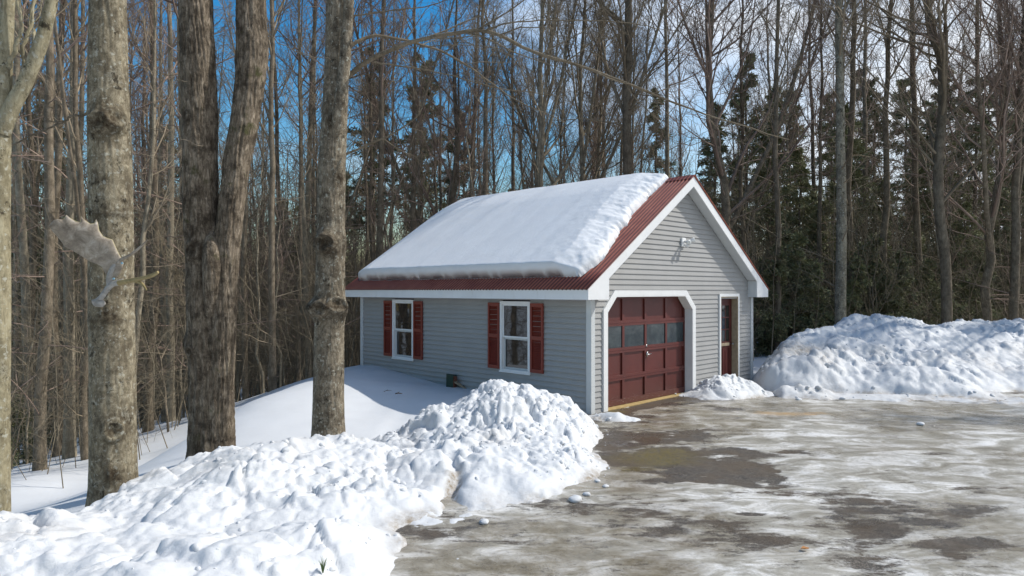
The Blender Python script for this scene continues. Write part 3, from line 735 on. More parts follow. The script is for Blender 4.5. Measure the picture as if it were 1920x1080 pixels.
# ---- entry door
a, b_, zt2 = 4.639, 5.594, 2.135
mb = MB(); ring([(a,-.1),(a,zt2),(b_,zt2),(b_,-.1)], [(a+.06,-.1),(a+.06,zt2-.065),(b_-.06,zt2-.065),(b_-.06,-.1)], -.045, .01, mb); gb(mb, 'door_trim', MAT['white'])
mb = MB(); ring([(a+.06,-.1),(a+.06,zt2-.065),(b_-.06,zt2-.065),(b_-.06,-.1)], [(a+.08,-.1),(a+.08,zt2-.085),(b_-.08,zt2-.085),(b_-.08,-.1)], -.04, .13, mb); gb(mb, 'door_jamb', MAT['tan'])
ed = empty('entry_door'); ed.parent = gar
du0, du1, dv = a+.082, b_-.082, .115
zd1 = zt2-.088; lz0, lz1 = 1.02, 1.86; lu0, lu1 = du0+.12, du1-.12
mb = MB(); mb.box(du0, du1, dv+.012, dv+.045, .02, zd1)
mb.box(du0, lu0, dv, dv+.012, .02, zd1); mb.box(lu1, du1, dv, dv+.012, .02, zd1)
mb.box(lu0, lu1, dv, dv+.012, lz1, zd1); mb.box(lu0, lu1, dv, dv+.012, .86, lz0); mb.box(lu0, lu1, dv, dv+.012, .02, .22)
um = (lu0+lu1)/2; mb.box(um-.05, um+.05, dv, dv+.012, .22, .86)
mb.box(lu0+.05, um-.09, dv+.004, dv+.012, .27, .81); mb.box(um+.09, lu1-.05, dv+.004, dv+.012, .27, .81)
for k in (1, 2):
    uc = lu0+(lu1-lu0)*k/3; mb.box(uc-.011, uc+.011, dv-.001, dv+.012, lz0, lz1)
    zc = lz0+(lz1-lz0)*k/3; mb.box(lu0, lu1, dv-.003, dv+.011, zc-.011, zc+.011)
gb(mb, 'door_panel', MAT['maroon'], ed)
mb = MB(); mb.box(lu0, lu1, dv+.006, dv+.0118, lz0, lz1); gb(mb, 'pane', MAT['glass'], ed)
mb = MB(); mb.box(lu0+.02, lu1-.02, dv-.022, dv-.001, .915, .985); gb(mb, 'mail_slot', MAT['tan'], ed, bevel=.004)
mb = MB(); mb.tube([(du1-.06, dv, .95), (du1-.06, dv-.05, .95), (du1-.06, dv-.075, .95)], [.012, .02, .028]); gb(mb, 'knob', MAT['metal'], ed, smooth=True)
mb = MB(); mb.box(a+.062, b_-.062, -.02, .1, -.05, .018); gb(mb, 'threshold', MAT['tan'])
# ---- side windows and shutters
for (va, vb, z0, z1) in WIN:
    w = empty('window'); w.parent = gar
    mb = MB()
    def rect(mb, v0_, v1_, a0, a1, t_, x0, x1):
        mb.box(x0, x1, v0_, v0_+t_, a0, a1); mb.box(x0, x1, v1_-t_, v1_, a0, a1)
        mb.box(x0, x1, v0_+t_, v1_-t_, a0, a0+t_); mb.box(x0, x1, v0_+t_, v1_-t_, a1-t_, a1)
    rect(mb, va, vb, z0, z1, .055, -.045, .07); mb.box(-.06, -.045, va-.012, vb+.012, z0-.012, z0+.014)
    gb(mb, 'frame', MAT['white'], w)
    zm = (z0+z1)/2-.02
    mb = MB(); rect(mb, va+.056, vb-.056, zm+.0, z1-.056, .032, -.02, .01); gb(mb, 'sash', MAT['white'], w)
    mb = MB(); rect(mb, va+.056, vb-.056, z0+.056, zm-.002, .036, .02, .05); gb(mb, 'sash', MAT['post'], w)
    mb = MB(); mb.box(-.006, -.001, va+.09, vb-.09, zm+.033, z1-.09); gb(mb, 'pane', MAT['glass'], w)
    mb = MB(); mb.box(.034, .039, va+.093, vb-.093, z0+.093, zm-.04); gb(mb, 'pane', MAT['glass'], w)
    for (s0, s1) in ((va-.018-.33, va-.018), (vb+.018, vb+.348)):
        mb = MB(); zz0, zz1 = z0+.045, z1-.03; xo = -.056; xi = -.022
        mb.box(xo, xi, s0, s0+.045, zz0, zz1); mb.box(xo, xi, s1-.045, s1, zz0, zz1)
        zmid = (zz0+zz1)/2
        for q0, q1 in ((zz0, zz0+.07), (zmid-.035, zmid+.035), (zz1-.07, zz1)): mb.box(xo, xi, s0+.045, s1-.045, q0, q1)
        for q0, q1 in ((zz0+.07, zmid-.035), (zmid+.035, zz1-.07)):
            n = 17
            for i in range(n):
                zz = q0+(q1-q0)*(i+.5)/n; hh = (q1-q0)/n*.62
                mb.hexa([(xo+.006,s0+.045,zz-hh),(xo+.006,s1-.045,zz-hh),(xi,s1-.045,zz-hh+.018),(xi,s0+.045,zz-hh+.018)],
                        [(xo+.010,s0+.045,zz-hh+.005),(xo+.010,s1-.045,zz-hh+.005),(xi,s1-.045,zz-hh+.023+.006),(xi,s0+.045,zz-hh+.023+.006)])
        mb.box(xi-.004, xi, s0+.045, s1-.045, zz0+.07, zz1-.07)
        gb(mb, 'shutter', MAT['shutter'])
# ---- floodlight on the gable
fl = empty('floodlight'); fl.parent = gar
fu, fz = W_/2-.07, 3.22
mb = MB(); mb.box(fu-.075, fu+.075, -.06, -.018, fz-.09, fz+.1); gb(mb, 'mount_plate', MAT['white'], fl, bevel=.006)
for s_, dz in ((-1, 0), (1, .05)):
    b0 = np.array([fu+s_*.02, -.06, fz+.01]); b1 = b0+np.array([s_*.04, -.07, .0+dz*.3]); b2 = b1+np.array([s_*.055, -.11, -.025+dz]) 
    mb = MB(); mb.tube([b0, (b0+b1)/2+np.array([0,0,.01]), b1], [.016, .016, .022]); mb.tube([b1, b1+(b2-b1)*.35, b1+(b2-b1)*.9, b2], [.026, .036, .055, .056])
    hd = gb(mb, 'lamp_head', MAT['white'], fl, smooth=True)
    mb = MB(); mb.tube([b1+(b2-b1)*.9, b2+(b2-b1)*.04], [.048, .044]); gb(mb, 'bulb', MAT['bulb'], fl)
mb = MB(); mb.tube([(fu, -.06, fz-.05), (fu+.01, -.12, fz-.07), (fu+.015, -.16, fz-.085)], [.015, .03, .032]); gb(mb, 'motion_sensor', MAT['white'], fl, smooth=True)
# ---- dark blocker inside
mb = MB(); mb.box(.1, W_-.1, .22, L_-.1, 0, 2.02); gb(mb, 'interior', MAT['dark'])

# ---- snow on the roof
nv, ns = 260, 170
Ltot = math.hypot(W_/2+OE, (W_/2+OE)*SL)
cosr, sinr = 1/math.hypot(1, SL), SL/math.hypot(1, SL)
vv_ = np.linspace(0, 1, nv); ss_ = np.linspace(0, 1, ns)
VV, SS = np.meshgrid(vv_, ss_)
s0_ = .36; s = s0_+(SS**.85)*(Ltot+.04-s0_)
fr = (s-s0_)/(Ltot-s0_)
vfront = .16+.22*fr-.05*np.sin(fr*7)-.12*np.exp(-((fr-.12)/.1)**2)+(vnoise(s*4, s*0+3, 5)-.5)*.08+(vnoise(s*13, s*0, 9)-.5)*.03
vback = L_+OF-.22-(fr < .08)*0
v = vfront+(vback-vfront)*VV
# distances from the edges for the rounded profile
dv_f = v-vfront; dv_b = vback-v; ds = s-s0_+.0
prof = lambda d, w: np.sqrt(np.clip(1-(1-np.clip(d/w, 0, 1))**2, 0, 1))
th = .29*prof(ds, .06)*(.25*prof(dv_f, .1)+.75*np.clip(dv_f/.62, 0, 1)**.75)**1.0*prof(dv_b, .6)
th = th*(1-.38*np.clip((fr-.75)/.25, 0, 1)**1.5)
th *= 1+.07*(vnoise(v*1.6+fr*1.0, fr*1.2, 4)-.5)*np.clip(fr*3, 0, 1)+.03*(vnoise(v*4, fr*1.5, 14)-.5)
th += prof(ds, .05)*prof(dv_f, .05)*prof(dv_b, .05)*.035
th += (fbm(v*6, s*6, 4, 77)-.5)*.07*np.exp(-dv_f/.5)+(fbm(v*12, s*12, 3, 79)-.5)*.045*np.exp(-dv_f/.35)
th += (fbm(v*9, s*2.5, 4, 78)-.5)*.016*np.exp(-ds/.35)
s = s-.0+(-.06*np.clip(th/.3, 0, 1))*np.exp(-ds/.22)*(fbm(v*2, v*0+1, 3, 12)*.6+.5)        # lip bulges down-slope
s = s+(vnoise(v*7, v*0, 33)-.5)*.03*np.exp(-ds/.06)
uX = -OE+s*cosr-th*sinr; uZ = 2.23+s*sinr+th*cosr+.03
over = np.clip(s-Ltot, 0, 1); 
V = np.stack([uX, v, uZ], -1)
Vb = np.stack([-OE+s*cosr, v, 2.23+s*sinr+.026], -1)
a_ = np.arange(nv*ns).reshape(ns, nv)
Q = [np.stack([a_[:-1, :-1], a_[:-1, 1:], a_[1:, 1:], a_[1:, :-1]], -1).reshape(-1, 4)]
for e in (a_[0], a_[-1], a_[:, 0], a_[:, -1]): Q.append(np.stack([e[:-1], e[1:], e[1:]+nv*ns, e[:-1]+nv*ns], -1))
me = mesh_np('roof_snow', np.concatenate([V.reshape(-1, 3), Vb.reshape(-1, 3)]), np.vstack(Q), True)
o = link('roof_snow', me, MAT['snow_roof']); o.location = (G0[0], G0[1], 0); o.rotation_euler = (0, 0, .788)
tag(o, 'thick slab of smooth snow lying on the red metal garage roof', 'roof snow')

# ---- green and brown post stub at the wall
x_, y_ = GW(-.13, 3.72)
bx = empty('garden_post', (x_, y_, .0), .788+.25, 'dark green stub with a red-brown face sticking up at the grey side wall', 'post')
mb = MB(); mb.hexa([(-.07,-.09,-.1),(.07,-.09,-.1),(.07,.09,-.1),(-.07,.09,-.1)], [(-.08,-.11,.4),(.06,-.11,.38),(.06,.07,.40),(-.08,.07,.42)]); mb.build('post_body', MAT['green'], bx, bevel=.006)
mb = MB(); mb.hexa([(-.055,-.105,-.1),(.055,-.105,-.1),(.055,-.092,-.1),(-.055,-.092,-.1)], [(-.065,-.127,.37),(.045,-.127,.35),(.045,-.113,.36),(-.065,-.113,.38)]); mb.build('face_board', MAT['redbrown'], bx)
mb = MB(); mb.hexa([(-.05,-.45,.08),(.05,-.45,.08),(.05,-.1,.24),(-.05,-.1,.24)], [(-.05,-.45,.10),(.05,-.45,.10),(.05,-.1,.27),(-.05,-.1,.27)]); mb.build('leaning_board', MAT['tan'], bx)

# ------------------------------------------------------------------ foreground trunks
def smooth_path(pts, n):
    """pts: (x,y,z,r) control rows -> n samples, Catmull-Rom"""
    p = np.array(pts, float); m_ = len(p)
    ext = np.vstack([2*p[0]-p[1], p, 2*p[-1]-p[-2]])
    t_ = np.linspace(0, m_-1-1e-6, n); i = t_.astype(int); f = (t_-i)[:, None]
    p0, p1, p2, p3 = ext[i], ext[i+1], ext[i+2], ext[i+3]
    return .5*((2*p1)+(-p0+p2)*f+(2*p0-5*p1+4*p2-p3)*f*f+(-p0+3*p1-3*p2+p3)*f**3)
LAST = {}
def tlink(name, V, Q, m, parent):
    me = mesh_np(name, V, Q, True); at = me.attributes.new('scar', 'FLOAT', 'POINT'); at.data.foreach_set('value', LAST['scar'].astype(np.float32))
    return link(name, me, m, parent)
def trunk_np(pts, seed, rough, furrow, bumps=(), n=420, k=96, rings=None, fluting=.03):
    path = smooth_path(pts, n); C_ = path[:, :3]; R = path[:, 3]
    T = np.gradient(C_, axis=0); T /= np.linalg.norm(T, axis=1, keepdims=True)
    U = np.cross(T, [0, 1., 0]); U /= np.linalg.norm(U, axis=1, keepdims=True); W2 = np.cross(U, T)   # W2 ~ +y (away)
    a = np.arange(k)*2*math.pi/k
    L = np.r_[0, np.cumsum(np.linalg.norm(np.diff(C_, axis=0), axis=1))]
    A, Z = np.meshgrid(a, L)
    ca, sa = np.cos(A), np.sin(A)
    def n3(fr, fz, o, s_):      # seamless noise round the stem
        return .5*(fbm(ca*fr+7.1+Z*fz*.31, sa*fr+Z*fz, o, s_)+fbm(sa*fr+Z*fz*.9+3, ca*fr-Z*fz*.35, o, s_+50))
    low = fluting*(n3(.9, .7, 3, seed)-.5)*2
    fur = n3(5.5, 2.2, 4, seed+1); fur = 1-np.abs(fur-.5)*4
    fin = n3(11, 7, 3, seed+2)-.5
    Rr = R[:, None]*(1+low); scar = np.zeros(A.shape)
    d_ = rough*(fur-.5)*furrow+rough*.6*fin
    for (bz, ba, br, bh, kind) in bumps:     # z, angle (0=+x right, -pi/2 facing camera), radius m, height m
        dz = (C_[:, 2][:, None]-bz); da = (A-ba+math.pi) % (2*math.pi)-math.pi; dist = np.hypot(dz/1.15, da*Rr)
        if kind in ('knot', 'burl', 'ring'):
            scar = np.maximum(scar, np.exp(-((dist if kind != 'ring' else np.abs(dz)*1.6)/br/(1.15 if kind == 'knot' else .9))**2)*(1. if bh > .015 else .55))
        if kind == 'knot':
            rr = dist/br; scar = np.clip(scar-1.1*np.exp(-((rr-.68)/.13)**2), 0, 1)
            d_ = d_+bh*(np.exp(-(rr*1.1)**2)+.35*np.exp(-((rr-.75)/.16)**2)-.75*np.exp(-(rr/.42)**2))+bh*.3*(n3(7, 10, 3, seed+5)-.5)*np.exp(-(rr*.8)**2)*2
        elif kind == 'burl':
            d_ = d_+bh*np.exp(-(dist/br)**2)*(1+1.0*(n3(6, 9, 4, seed+7)-.5))
        elif kind == 'ring':
            d_ = d_+bh*np.exp(-(dz/br)**2)*(1+.8*(n3(3, 5, 3, seed+8)-.5))
    Rr = Rr+d_
    V = C_[:, None, :]+Rr[..., None]*(ca[..., None]*U[:, None, :]+sa[..., None]*W2[:, None, :])
    LAST['scar'] = np.clip(scar*(.5+n3(4, 6, 3, seed+9)), 0, 1).ravel()
    idx = np.arange(n*k).reshape(n, k)
    A_ = idx[:-1]; B_ = np.roll(A_, -1, 1); D_ = idx[1:]; C2 = np.roll(D_, -1, 1)
    return V.reshape(-1, 3), np.stack([A_, B_, C2, D_], -1).reshape(-1, 4), (C_, R)
def tp(rows, Y):      # rows (px centre, py, px width) -> world x,y,z,r
    out = []
    for r in rows:
        yy = Y if len(r) == 3 else r[3]
        p = P(r[0], r[1], yy); out.append((p[0], p[1], p[2], r[2]/2/F*yy*.90))
    return out
FRONT = -math.pi/2

def wob(pts, n, amp, seed):
    p = smooth_path([(*q, 0) for q in pts], n)[:, :3]; r = np.random.RandomState(seed)
    w_ = np.cumsum(r.normal(0, amp, (n, 3)), axis=0); w_ -= np.linspace(0, 1, n)[:, None]*w_[-1]
    return p+w_
def children(Pt, R, nc, t0, t1, lfn, ang, up, npts, rk, rs, jit=.25, rmin=.004, flat=0.):
    """vectorised child branches"""
    B, n, _ = Pt.shape
    t_ = t0+(t1-t0)*(np.arange(nc)[None, :]+rs.rand(B, nc))/nc
    f = t_*(n-1); i = np.clip(f.astype(int), 0, n-2); g_ = (f-i)[..., None]
    bi = np.arange(B)[:, None]
    p = Pt[bi, i]*(1-g_)+Pt[bi, i+1]*g_; T = Pt[bi, i+1]-Pt[bi, i]; T /= np.linalg.norm(T, axis=-1, keepdims=True)+1e-9
    r = R[bi, i]*(1-g_[..., 0])+R[bi, i+1]*g_[..., 0]
    p = p.reshape(-1, 3); T = T.reshape(-1, 3); r = r.ravel(); t_ = t_.ravel()
    N = len(p); q = rs.normal(size=(N, 3)); q -= (q*T).sum(1, keepdims=True)*T; q /= np.linalg.norm(q, axis=1, keepdims=True)+1e-9
    a = ang+rs.normal(0, .16, N); D = np.cos(a)[:, None]*T+np.sin(a)[:, None]*q
    Lp = np.repeat(np.linalg.norm(np.diff(Pt, axis=1), axis=2).sum(1), nc)
    L = lfn(t_, Lp)*(.65+.7*rs.rand(N))
    out = np.zeros((N, npts, 3)); out[:, 0] = p; d_ = D
    for k in range(1, npts):
        d_ = d_+rs.normal(0, jit, (N, 3))/math.sqrt(npts)+np.array([0, 0, up/npts])
        d_ /= np.linalg.norm(d_, axis=1, keepdims=True)
        out[:, k] = out[:, k-1]+d_*(L/(npts-1))[:, None]
    r0 = np.maximum(np.minimum(r*rk, L*.011+.003), rmin)
    rad = r0[:, None]*np.linspace(1, .35, npts)[None, :]
    return out, np.maximum(rad, rmin*.6)

def side_twigs(o_list, seed, levels=((7, .45, 5), (5, .5, 4)), rmin=.003, L0=.4):
    pass

def branch_obj(name, pts, r0, r1, parent, seed, n=26, sub=((9, .33), (6, .45), (4, .5)), m='branch', amp=.012, rmin=.0028, up=.35):
    p = wob(pts, n, amp, seed); R = r0+(r1-r0)*np.linspace(0, 1, n)**.8
    R *= 1+.12*np.sin(np.arange(n)*1.9)*(np.arange(n) % 3 == 0)
    parts = [tubes(p[None], R[None], 10)]
    rs = np.random.RandomState(seed+5); Pp, Rp = p[None], R[None]
    for i, (nc, lf) in enumerate(sub):
        Pp, Rp = children(Pp, Rp, nc, .2, .98, (lambda t_, Lp, lf=lf: lf*Lp*(1.15-t_*.6)), .7, up, 6 if i < 2 else 4, .55, rs, .3, rmin)
        parts.append(tubes(Pp, Rp, 5 if i == 0 else 3))
    V, Q = merge(parts)
    return link(name, mesh_np(name, V, Q, True), MAT[m], parent)

# --- T1: tree that carries the antler
Y1 = 7.2
zz1 = lambda py: H-(py-HY)*Y1/F
t1 = empty('maple_tree', (P(212,960,Y1)[0], Y1, zz1(960)), 0, 'big grey trunk that carries the moose antler, left foreground', 'tree')
def local(o, V): return V-np.array(o.location)
bm1 = [(zz1(230), FRONT-.8, .10, .07, 'knot'), (zz1(238), FRONT-.1, .10, .08, 'knot'), (zz1(235), FRONT-.4, .16, .03, 'burl'), (zz1(262), FRONT-.3, .12, -.012, 'burl'),
       (zz1(800), FRONT-.55, .11, .05, 'knot'), (zz1(590), FRONT-.3, .1, .02, 'burl'), (zz1(600), FRONT, .03, .006, 'ring'), (zz1(405), FRONT, .02, .006, 'ring'), (zz1(880), FRONT-.5, .1, .02, 'burl')]
V, Q, _ = trunk_np(tp([(200,-420,58),(198,-250,64),(200,-60,72),(201,0,69),(202,150,74),(206,300,80),(208,420,82),(209,560,84),(212,700,84),(213,850,87),(214,915,93),(214,960,106),(214,1080,120)][::-1], Y1), 20, .010, 1.0, bm1, n=520, k=110)
tlink('trunk', local(t1, V), Q, MAT['bark_smooth'], t1)
def lp(o, *pts): return [tuple(np.array(q)-np.array(o.location)) for q in pts]
branch_obj('branch', lp(t1, P(172,208,Y1+.02), P(120,225,Y1), P(60,250,Y1-.1), P(-60,300,Y1-.3)), .014, .006, t1, 31, sub=((6, .2), (3, .4)))
branch_obj('branch', lp(t1, P(236,120,Y1), P(290,140,Y1+.1), P(350,152,Y1+.2)), .007, .003, t1, 32, sub=((3, .2),))
branch_obj('branch', lp(t1, P(236,226,Y1), P(300,250,Y1+.1), P(380,275,Y1+.3)), .006, .002, t1, 33, sub=((4, .25),))
for i, (q1, q2, q3) in enumerate([((200,-200,Y1), (330,-420,8), (480,-700,9)), ((200,-150,Y1), (60,-380,7), (-120,-600,7)), ((198,-350,Y1), (220,-700,7.3), (260,-1100,7.5))]):
    branch_obj('branch', lp(t1, P(*q1), P(*q2), P(*q3)), .08, .02, t1, 40+i, sub=((10, .4), (6, .4), (5, .4)))

# --- T2: double trunk
Y2 = 8.6; zz2 = lambda py: H-(py-HY)*Y2/F
t2 = empty('maple_tree', (P(400,880,Y2)[0], Y2, zz2(880)), 0, 'dark rough double-stemmed trunk in the middle of the three foreground trees', 'tree')
bl = [(zz2(640), -.35, .1, .05, 'burl'), (zz2(655), -.9, .07, .03, 'knot')]
V, Q, _ = trunk_np(tp([(369,-420,46),(366,-200,54),(366,0,62),(371,120,64),(374,250,64),(376,380,66),(385,470,74),(391,560,82),(396,650,86),(398,740,84),(398,835,90),(398,880,104),(399,1000,112)][::-1], Y2), 60, .026, 1.2, bl+[(zz2(470), FRONT+.35, .12, .03, 'knot'), (zz2(830), FRONT+.3, .2, .012, 'burl')], n=620, k=120, fluting=.07)
tlink('trunk', local(t2, V), Q, MAT['bark_rough'], t2)
V, Q, _ = trunk_np(tp([(478,-420,44,9.0),(472,-200,48,8.9),(470,0,56,8.8),(473,90,60,8.75),(470,140,56,8.7),(458,230,52,8.65),(445,300,50,8.6),(436,370,48,8.55),(428,440,48,8.5),(422,520,48,8.48),(419,620,48,8.47),(414,720,50,8.5),(408,820,54,8.52)][::-1], Y2), 70, .022, 1.2, [(zz2(110), 0., .1, .025, 'burl'), (zz2(640), -.5, .09, .04, 'burl')], n=520, k=96, fluting=.06)
tlink('trunk', local(t2, V), Q, MAT['bark_rough'], t2)
mb_pts = [P(397,640,Y2-.12), P(398,540,Y2-.24), P(398,470,Y2-.22), P(395,425,Y2-.05)]
V, Q, _ = trunk_np([(*q, r) for q, r in zip(mb_pts, (.04, .10, .10, .02))], 77, .014, 1.2, [], n=120, k=48)
tlink('burl', local(t2, V), Q, MAT['bark_rough'], t2)
for i, (q1, q2, q3) in enumerate([((470,-150,8.9), (560,-400,9.2), (700,-700,10)), ((368,-200,Y2), (300,-500,8.8), (200,-800,9)), ((368,-300,Y2), (400,-650,9.2), (420,-1000,9.5))]):
    branch_obj('branch', lp(t2, P(*q1), P(*q2), P(*q3)), .09, .02, t2, 80+i, sub=((9, .4), (6, .4), (5, .4)))
branch_obj('branch', lp(t2, P(498,60,8.8), P(560,95,9), P(620,112,9.2)), .008, .003, t2, 85, sub=((5, .3), (3, .4)))

# --- T3: trunk by the garage
Y3 = 9.6; zz3 = lambda py: H-(py-HY)*Y3/F
t3 = empty('maple_tree', (P(616,830,Y3)[0], Y3, zz3(830)), 0, 'knotty trunk nearest the garage whose long branch reaches over the roof', 'tree')
b3 = [(zz3(458), FRONT+.1, .13, .11, 'knot'), (zz3(462), FRONT-.2, .16, .045, 'burl'), (zz3(455), math.pi+.2, .12, .03, 'burl'), (zz3(578), FRONT+.3, .11, .11, 'knot'), (zz3(570), FRONT-.6, .12, .11, 'knot'), (zz3(580), -.35, .11, .09, 'burl'), (zz3(585), math.pi+.5, .10, .05, 'burl'), (zz3(575), FRONT, .11, .025, 'ring'),
      (zz3(235), FRONT-.1, .12, .03, 'burl'), (zz3(335), FRONT-.8, .12, .02, 'burl')]
V, Q, _ = trunk_np(tp([(640,-420,40),(636,-200,44),(633,0,46),(631,100,46),(629,180,50),(625,260,52),(621,340,55),(620,450,56),(619,570,60),(617,650,60),(616,760,63),(616,810,68),(616,850,78),(616,960,84)][::-1], Y3), 90, .014, 1.0, b3, n=560, k=110, fluting=.04)
tlink('trunk', local(t3, V), Q, MAT['bark_mid'], t3)
V, Q, _ = trunk_np(tp([(690,-420,16,9.3),(668,-140,19,9.35),(656,-20,20,9.38),(650,60,22,9.4),(645,130,24,9.38),(637,190,24,9.35),(632,232,22,9.4),(630,262,10,9.5)][::-1], Y3), 95, .006, .8, [], n=260, k=56)
tlink('branch', local(t3, V), Q, MAT['bark_mid'], t3)
BR = [ # long arching limbs toward the garage, photo px and depth
 ([(650,142,9.5),(690,112,9.4),(760,78,9.2),(830,62,9.1),(912,56,9.0),(990,88,9.0),(1100,125,9.1),(1190,160,9.2),(1300,205,9.4),(1400,238,9.6),(1480,262,9.8)], .040, .006, ((14,.16),(4,.5),(3,.5))),
 ([(652,92,9.6),(690,75,9.7),(730,75,9.8),(790,85,10),(850,108,10.2),(900,140,10.4),(960,185,10.6),(1060,230,10.8)], .030, .006, ((10,.2),(4,.5),(3,.5))),
 ([(700,115,9.4),(760,120,9.3),(830,135,9.2),(920,160,9.2),(1000,172,9.2),(1060,182,9.2)], .012, .004, ((7,.25),(4,.5))),
 ([(650,288,9.5),(700,268,9.4),(740,250,9.3),(780,222,9.2),(800,190,9.2),(830,165,9.2)], .017, .005, ((7,.25),(4,.5))),
 ([(912,56,9.0),(960,42,8.9),(1040,38,8.9),(1150,40,9.0),(1250,55,9.1)], .013, .004, ((8,.2),(4,.5))),
 ([(790,88,10),(870,84,9.9),(960,98,9.9),(1080,140,10)], .009, .003, ((8,.25),(4,.5))),
 ([(655,30,9.5),(720,18,9.4),(800,10,9.3),(900,-20,9.3)], .014, .005, ((7,.3),(5,.5))),
 ([(652,-150,9.5),(760,-260,9.6),(900,-330,9.8),(1100,-380,10)], .05, .015, ((9,.35),(5,.5),(4,.5))),
 ([(636,-180,9.5),(560,-420,9.4),(480,-650,9.4)], .05, .015, ((9,.35),(5,.5),(4,.5))),
 ([(655,-100,9.4),(700,-400,9.4),(720,-800,9.4)], .07, .02, ((9,.35),(6,.5),(4,.5))),
]
for i, (q, a, b_, sub) in enumerate(BR):
    branch_obj('branch', lp(t3, *[P(*w) for w in q]), a, b_, t3, 120+i*3, n=40 if i < 2 else 24, sub=sub, amp=.006, up=.1)

# --- T0: pale forked tree at the left edge
Y0 = 6.4
t0 = empty('maple_tree', (P(-8,1010,Y0)[0], Y0, P(0,1010,Y0)[2]), 0, 'pale forked tree cut by the left edge of the picture', 'tree')
V, Q, _ = trunk_np(tp([(38,-420,12),(20,-150,18),(14,0,24),(8,120,28),(2,210,34),(-6,300,48),(-8,420,50),(-8,600,52),(-10,800,54),(-10,1010,58)][::-1], Y0), 140, .006, .8, [(P(0,600,Y0)[2], 0, .05, .02, 'burl')], n=380, k=64)
tlink('trunk', local(t0, V), Q, MAT['bark_pale'], t0)
V, Q, _ = trunk_np(tp([(190,-420,14),(120,-120,18),(96,0,22),(76,80,26),(48,150,28),(22,200,30),(2,250,32)][::-1], Y0-.02), 144, .005, .8, [], n=240, k=48)
tlink('branch', local(t0, V), Q, MAT['bark_pale'], t0)
for i, q in enumerate([[(30,180,6.4),(52,60,6.5),(66,-60,6.6)], [(15,130,6.3),(40,40,6.2),(30,-80,6.2)], [(60,120,6.4),(60,40,6.6),(84,-90,6.8)]]):
    branch_obj('branch', lp(t0, *[P(*w) for w in q]), .022, .012, t0, 150+i, sub=((5,.25),(4,.4)), m='bark_pale')

# ------------------------------------------------------------------ moose antler
YA = 6.86
ant = empty('moose_antler', tuple(P(205,540,YA)), 0, 'moose antler screwed to the grey trunk at left', 'antler')
def zl(zx, zy): return 60+zx/4.908, 380+zy/4.909
outl = [(150,215),(200,160),(235,150),(290,155),(318,112),(345,140),(400,175),(445,180),(452,125),(480,160),(535,198),(575,192),(590,150),(602,185),(612,255),(650,310),(700,332),(735,340),(762,400),(790,460),(815,505),(845,560),(820,640),(770,700),(700,700),(668,640),(640,590),(610,570),(540,545),(450,490),(370,440),(300,405),(255,340),(205,285)]
# refine outline
pts2 = []
for i in range(len(outl)):
    a = np.array(outl[i], float); b_ = np.array(outl[(i+1) % len(outl)], float)
    k = max(1, int(np.hypot(*(b_-a))/22))
    for j in range(k): pts2.append(a+(b_-a)*j/k)
from mathutils.geometry import delaunay_2d_cdt
O = np.array(pts2); 
inner_pts = []
def inside(p, poly):
    c_ = False; j = len(poly)-1
    for i in range(len(poly)):
        if ((poly[i][1] > p[1]) != (poly[j][1] > p[1])) and (p[0] < (poly[j][0]-poly[i][0])*(p[1]-poly[i][1])/(poly[j][1]-poly[i][1])+poly[i][0]): c_ = not c_
        j = i
    return c_
for gx_ in range(150, 860, 20):
    for gy_ in range(100, 710, 20):
        q = (gx_+(gy_//20 % 2)*10, gy_)
        if inside(q, O) and np.min(np.hypot(O[:, 0]-q[0], O[:, 1]-q[1])) > 11: inner_pts.append(q)
allp = [Vector((float(a), float(b_))) for a, b_ in list(O)+inner_pts]
vo, eo, fo, *_ = delaunay_2d_cdt(allp, [], [list(range(len(O)))], 1, 1e-6)
vo = np.array([tuple(a) for a in vo])
dist = np.array([np.min(np.hypot(O[:, 0]-a, O[:, 1]-b_)) for a, b_ in vo])
half = .006+.014*np.clip(dist/60, 0, 1)**.6
ax = np.array([-.82, -.57])            # palm direction in zoomed px (towards upper left)
cen = (vo[:, 0]-800)*ax[0]+(vo[:, 1]-600)*ax[1]; crs = (vo[:, 0]-520)*-ax[1]+(vo[:, 1]-400)*ax[0]
dep = -.10*np.clip(cen/700, 0, 1.2)**1.5 + .00000075*crs**2      # cups toward the viewer
base_d = -.015
def antp(a, b_, d_):
    px, py = zl(a, b_); return P(px, py, YA+d_)
Vf = [antp(a, b_, base_d+d_-h_) for (a, b_), d_, h_ in zip(vo, dep, half)]
Vk = [antp(a, b_, base_d+d_+h_) for (a, b_), d_, h_ in zip(vo, dep, half)]
nn = len(vo); fs = [tuple(f) for f in fo]+[tuple(i+nn for i in f[::-1]) for f in fo]
# boundary edges
cnt = {}
for f in fo:
    for i in range(len(f)):
        e = (f[i], f[(i+1) % len(f)]); cnt[e] = cnt.get(e, 0)+1
for (a, b_) in list(cnt):
    if (b_, a) not in cnt: fs.append((b_, a, a+nn, b_+nn))
me = bpy.data.meshes.new('palm'); me.from_pydata([tuple(v-np.array(ant.location)) for v in Vf+Vk], [], fs); me.update()
bmx = bmesh.new(); bmx.from_mesh(me); bmesh.ops.recalc_face_normals(bmx, faces=bmx.faces[:]); bmx.to_mesh(me); bmx.free()
me.polygons.foreach_set('use_smooth', [True]*len(me.polygons))
link('palm', me, MAT['antler'], ant)
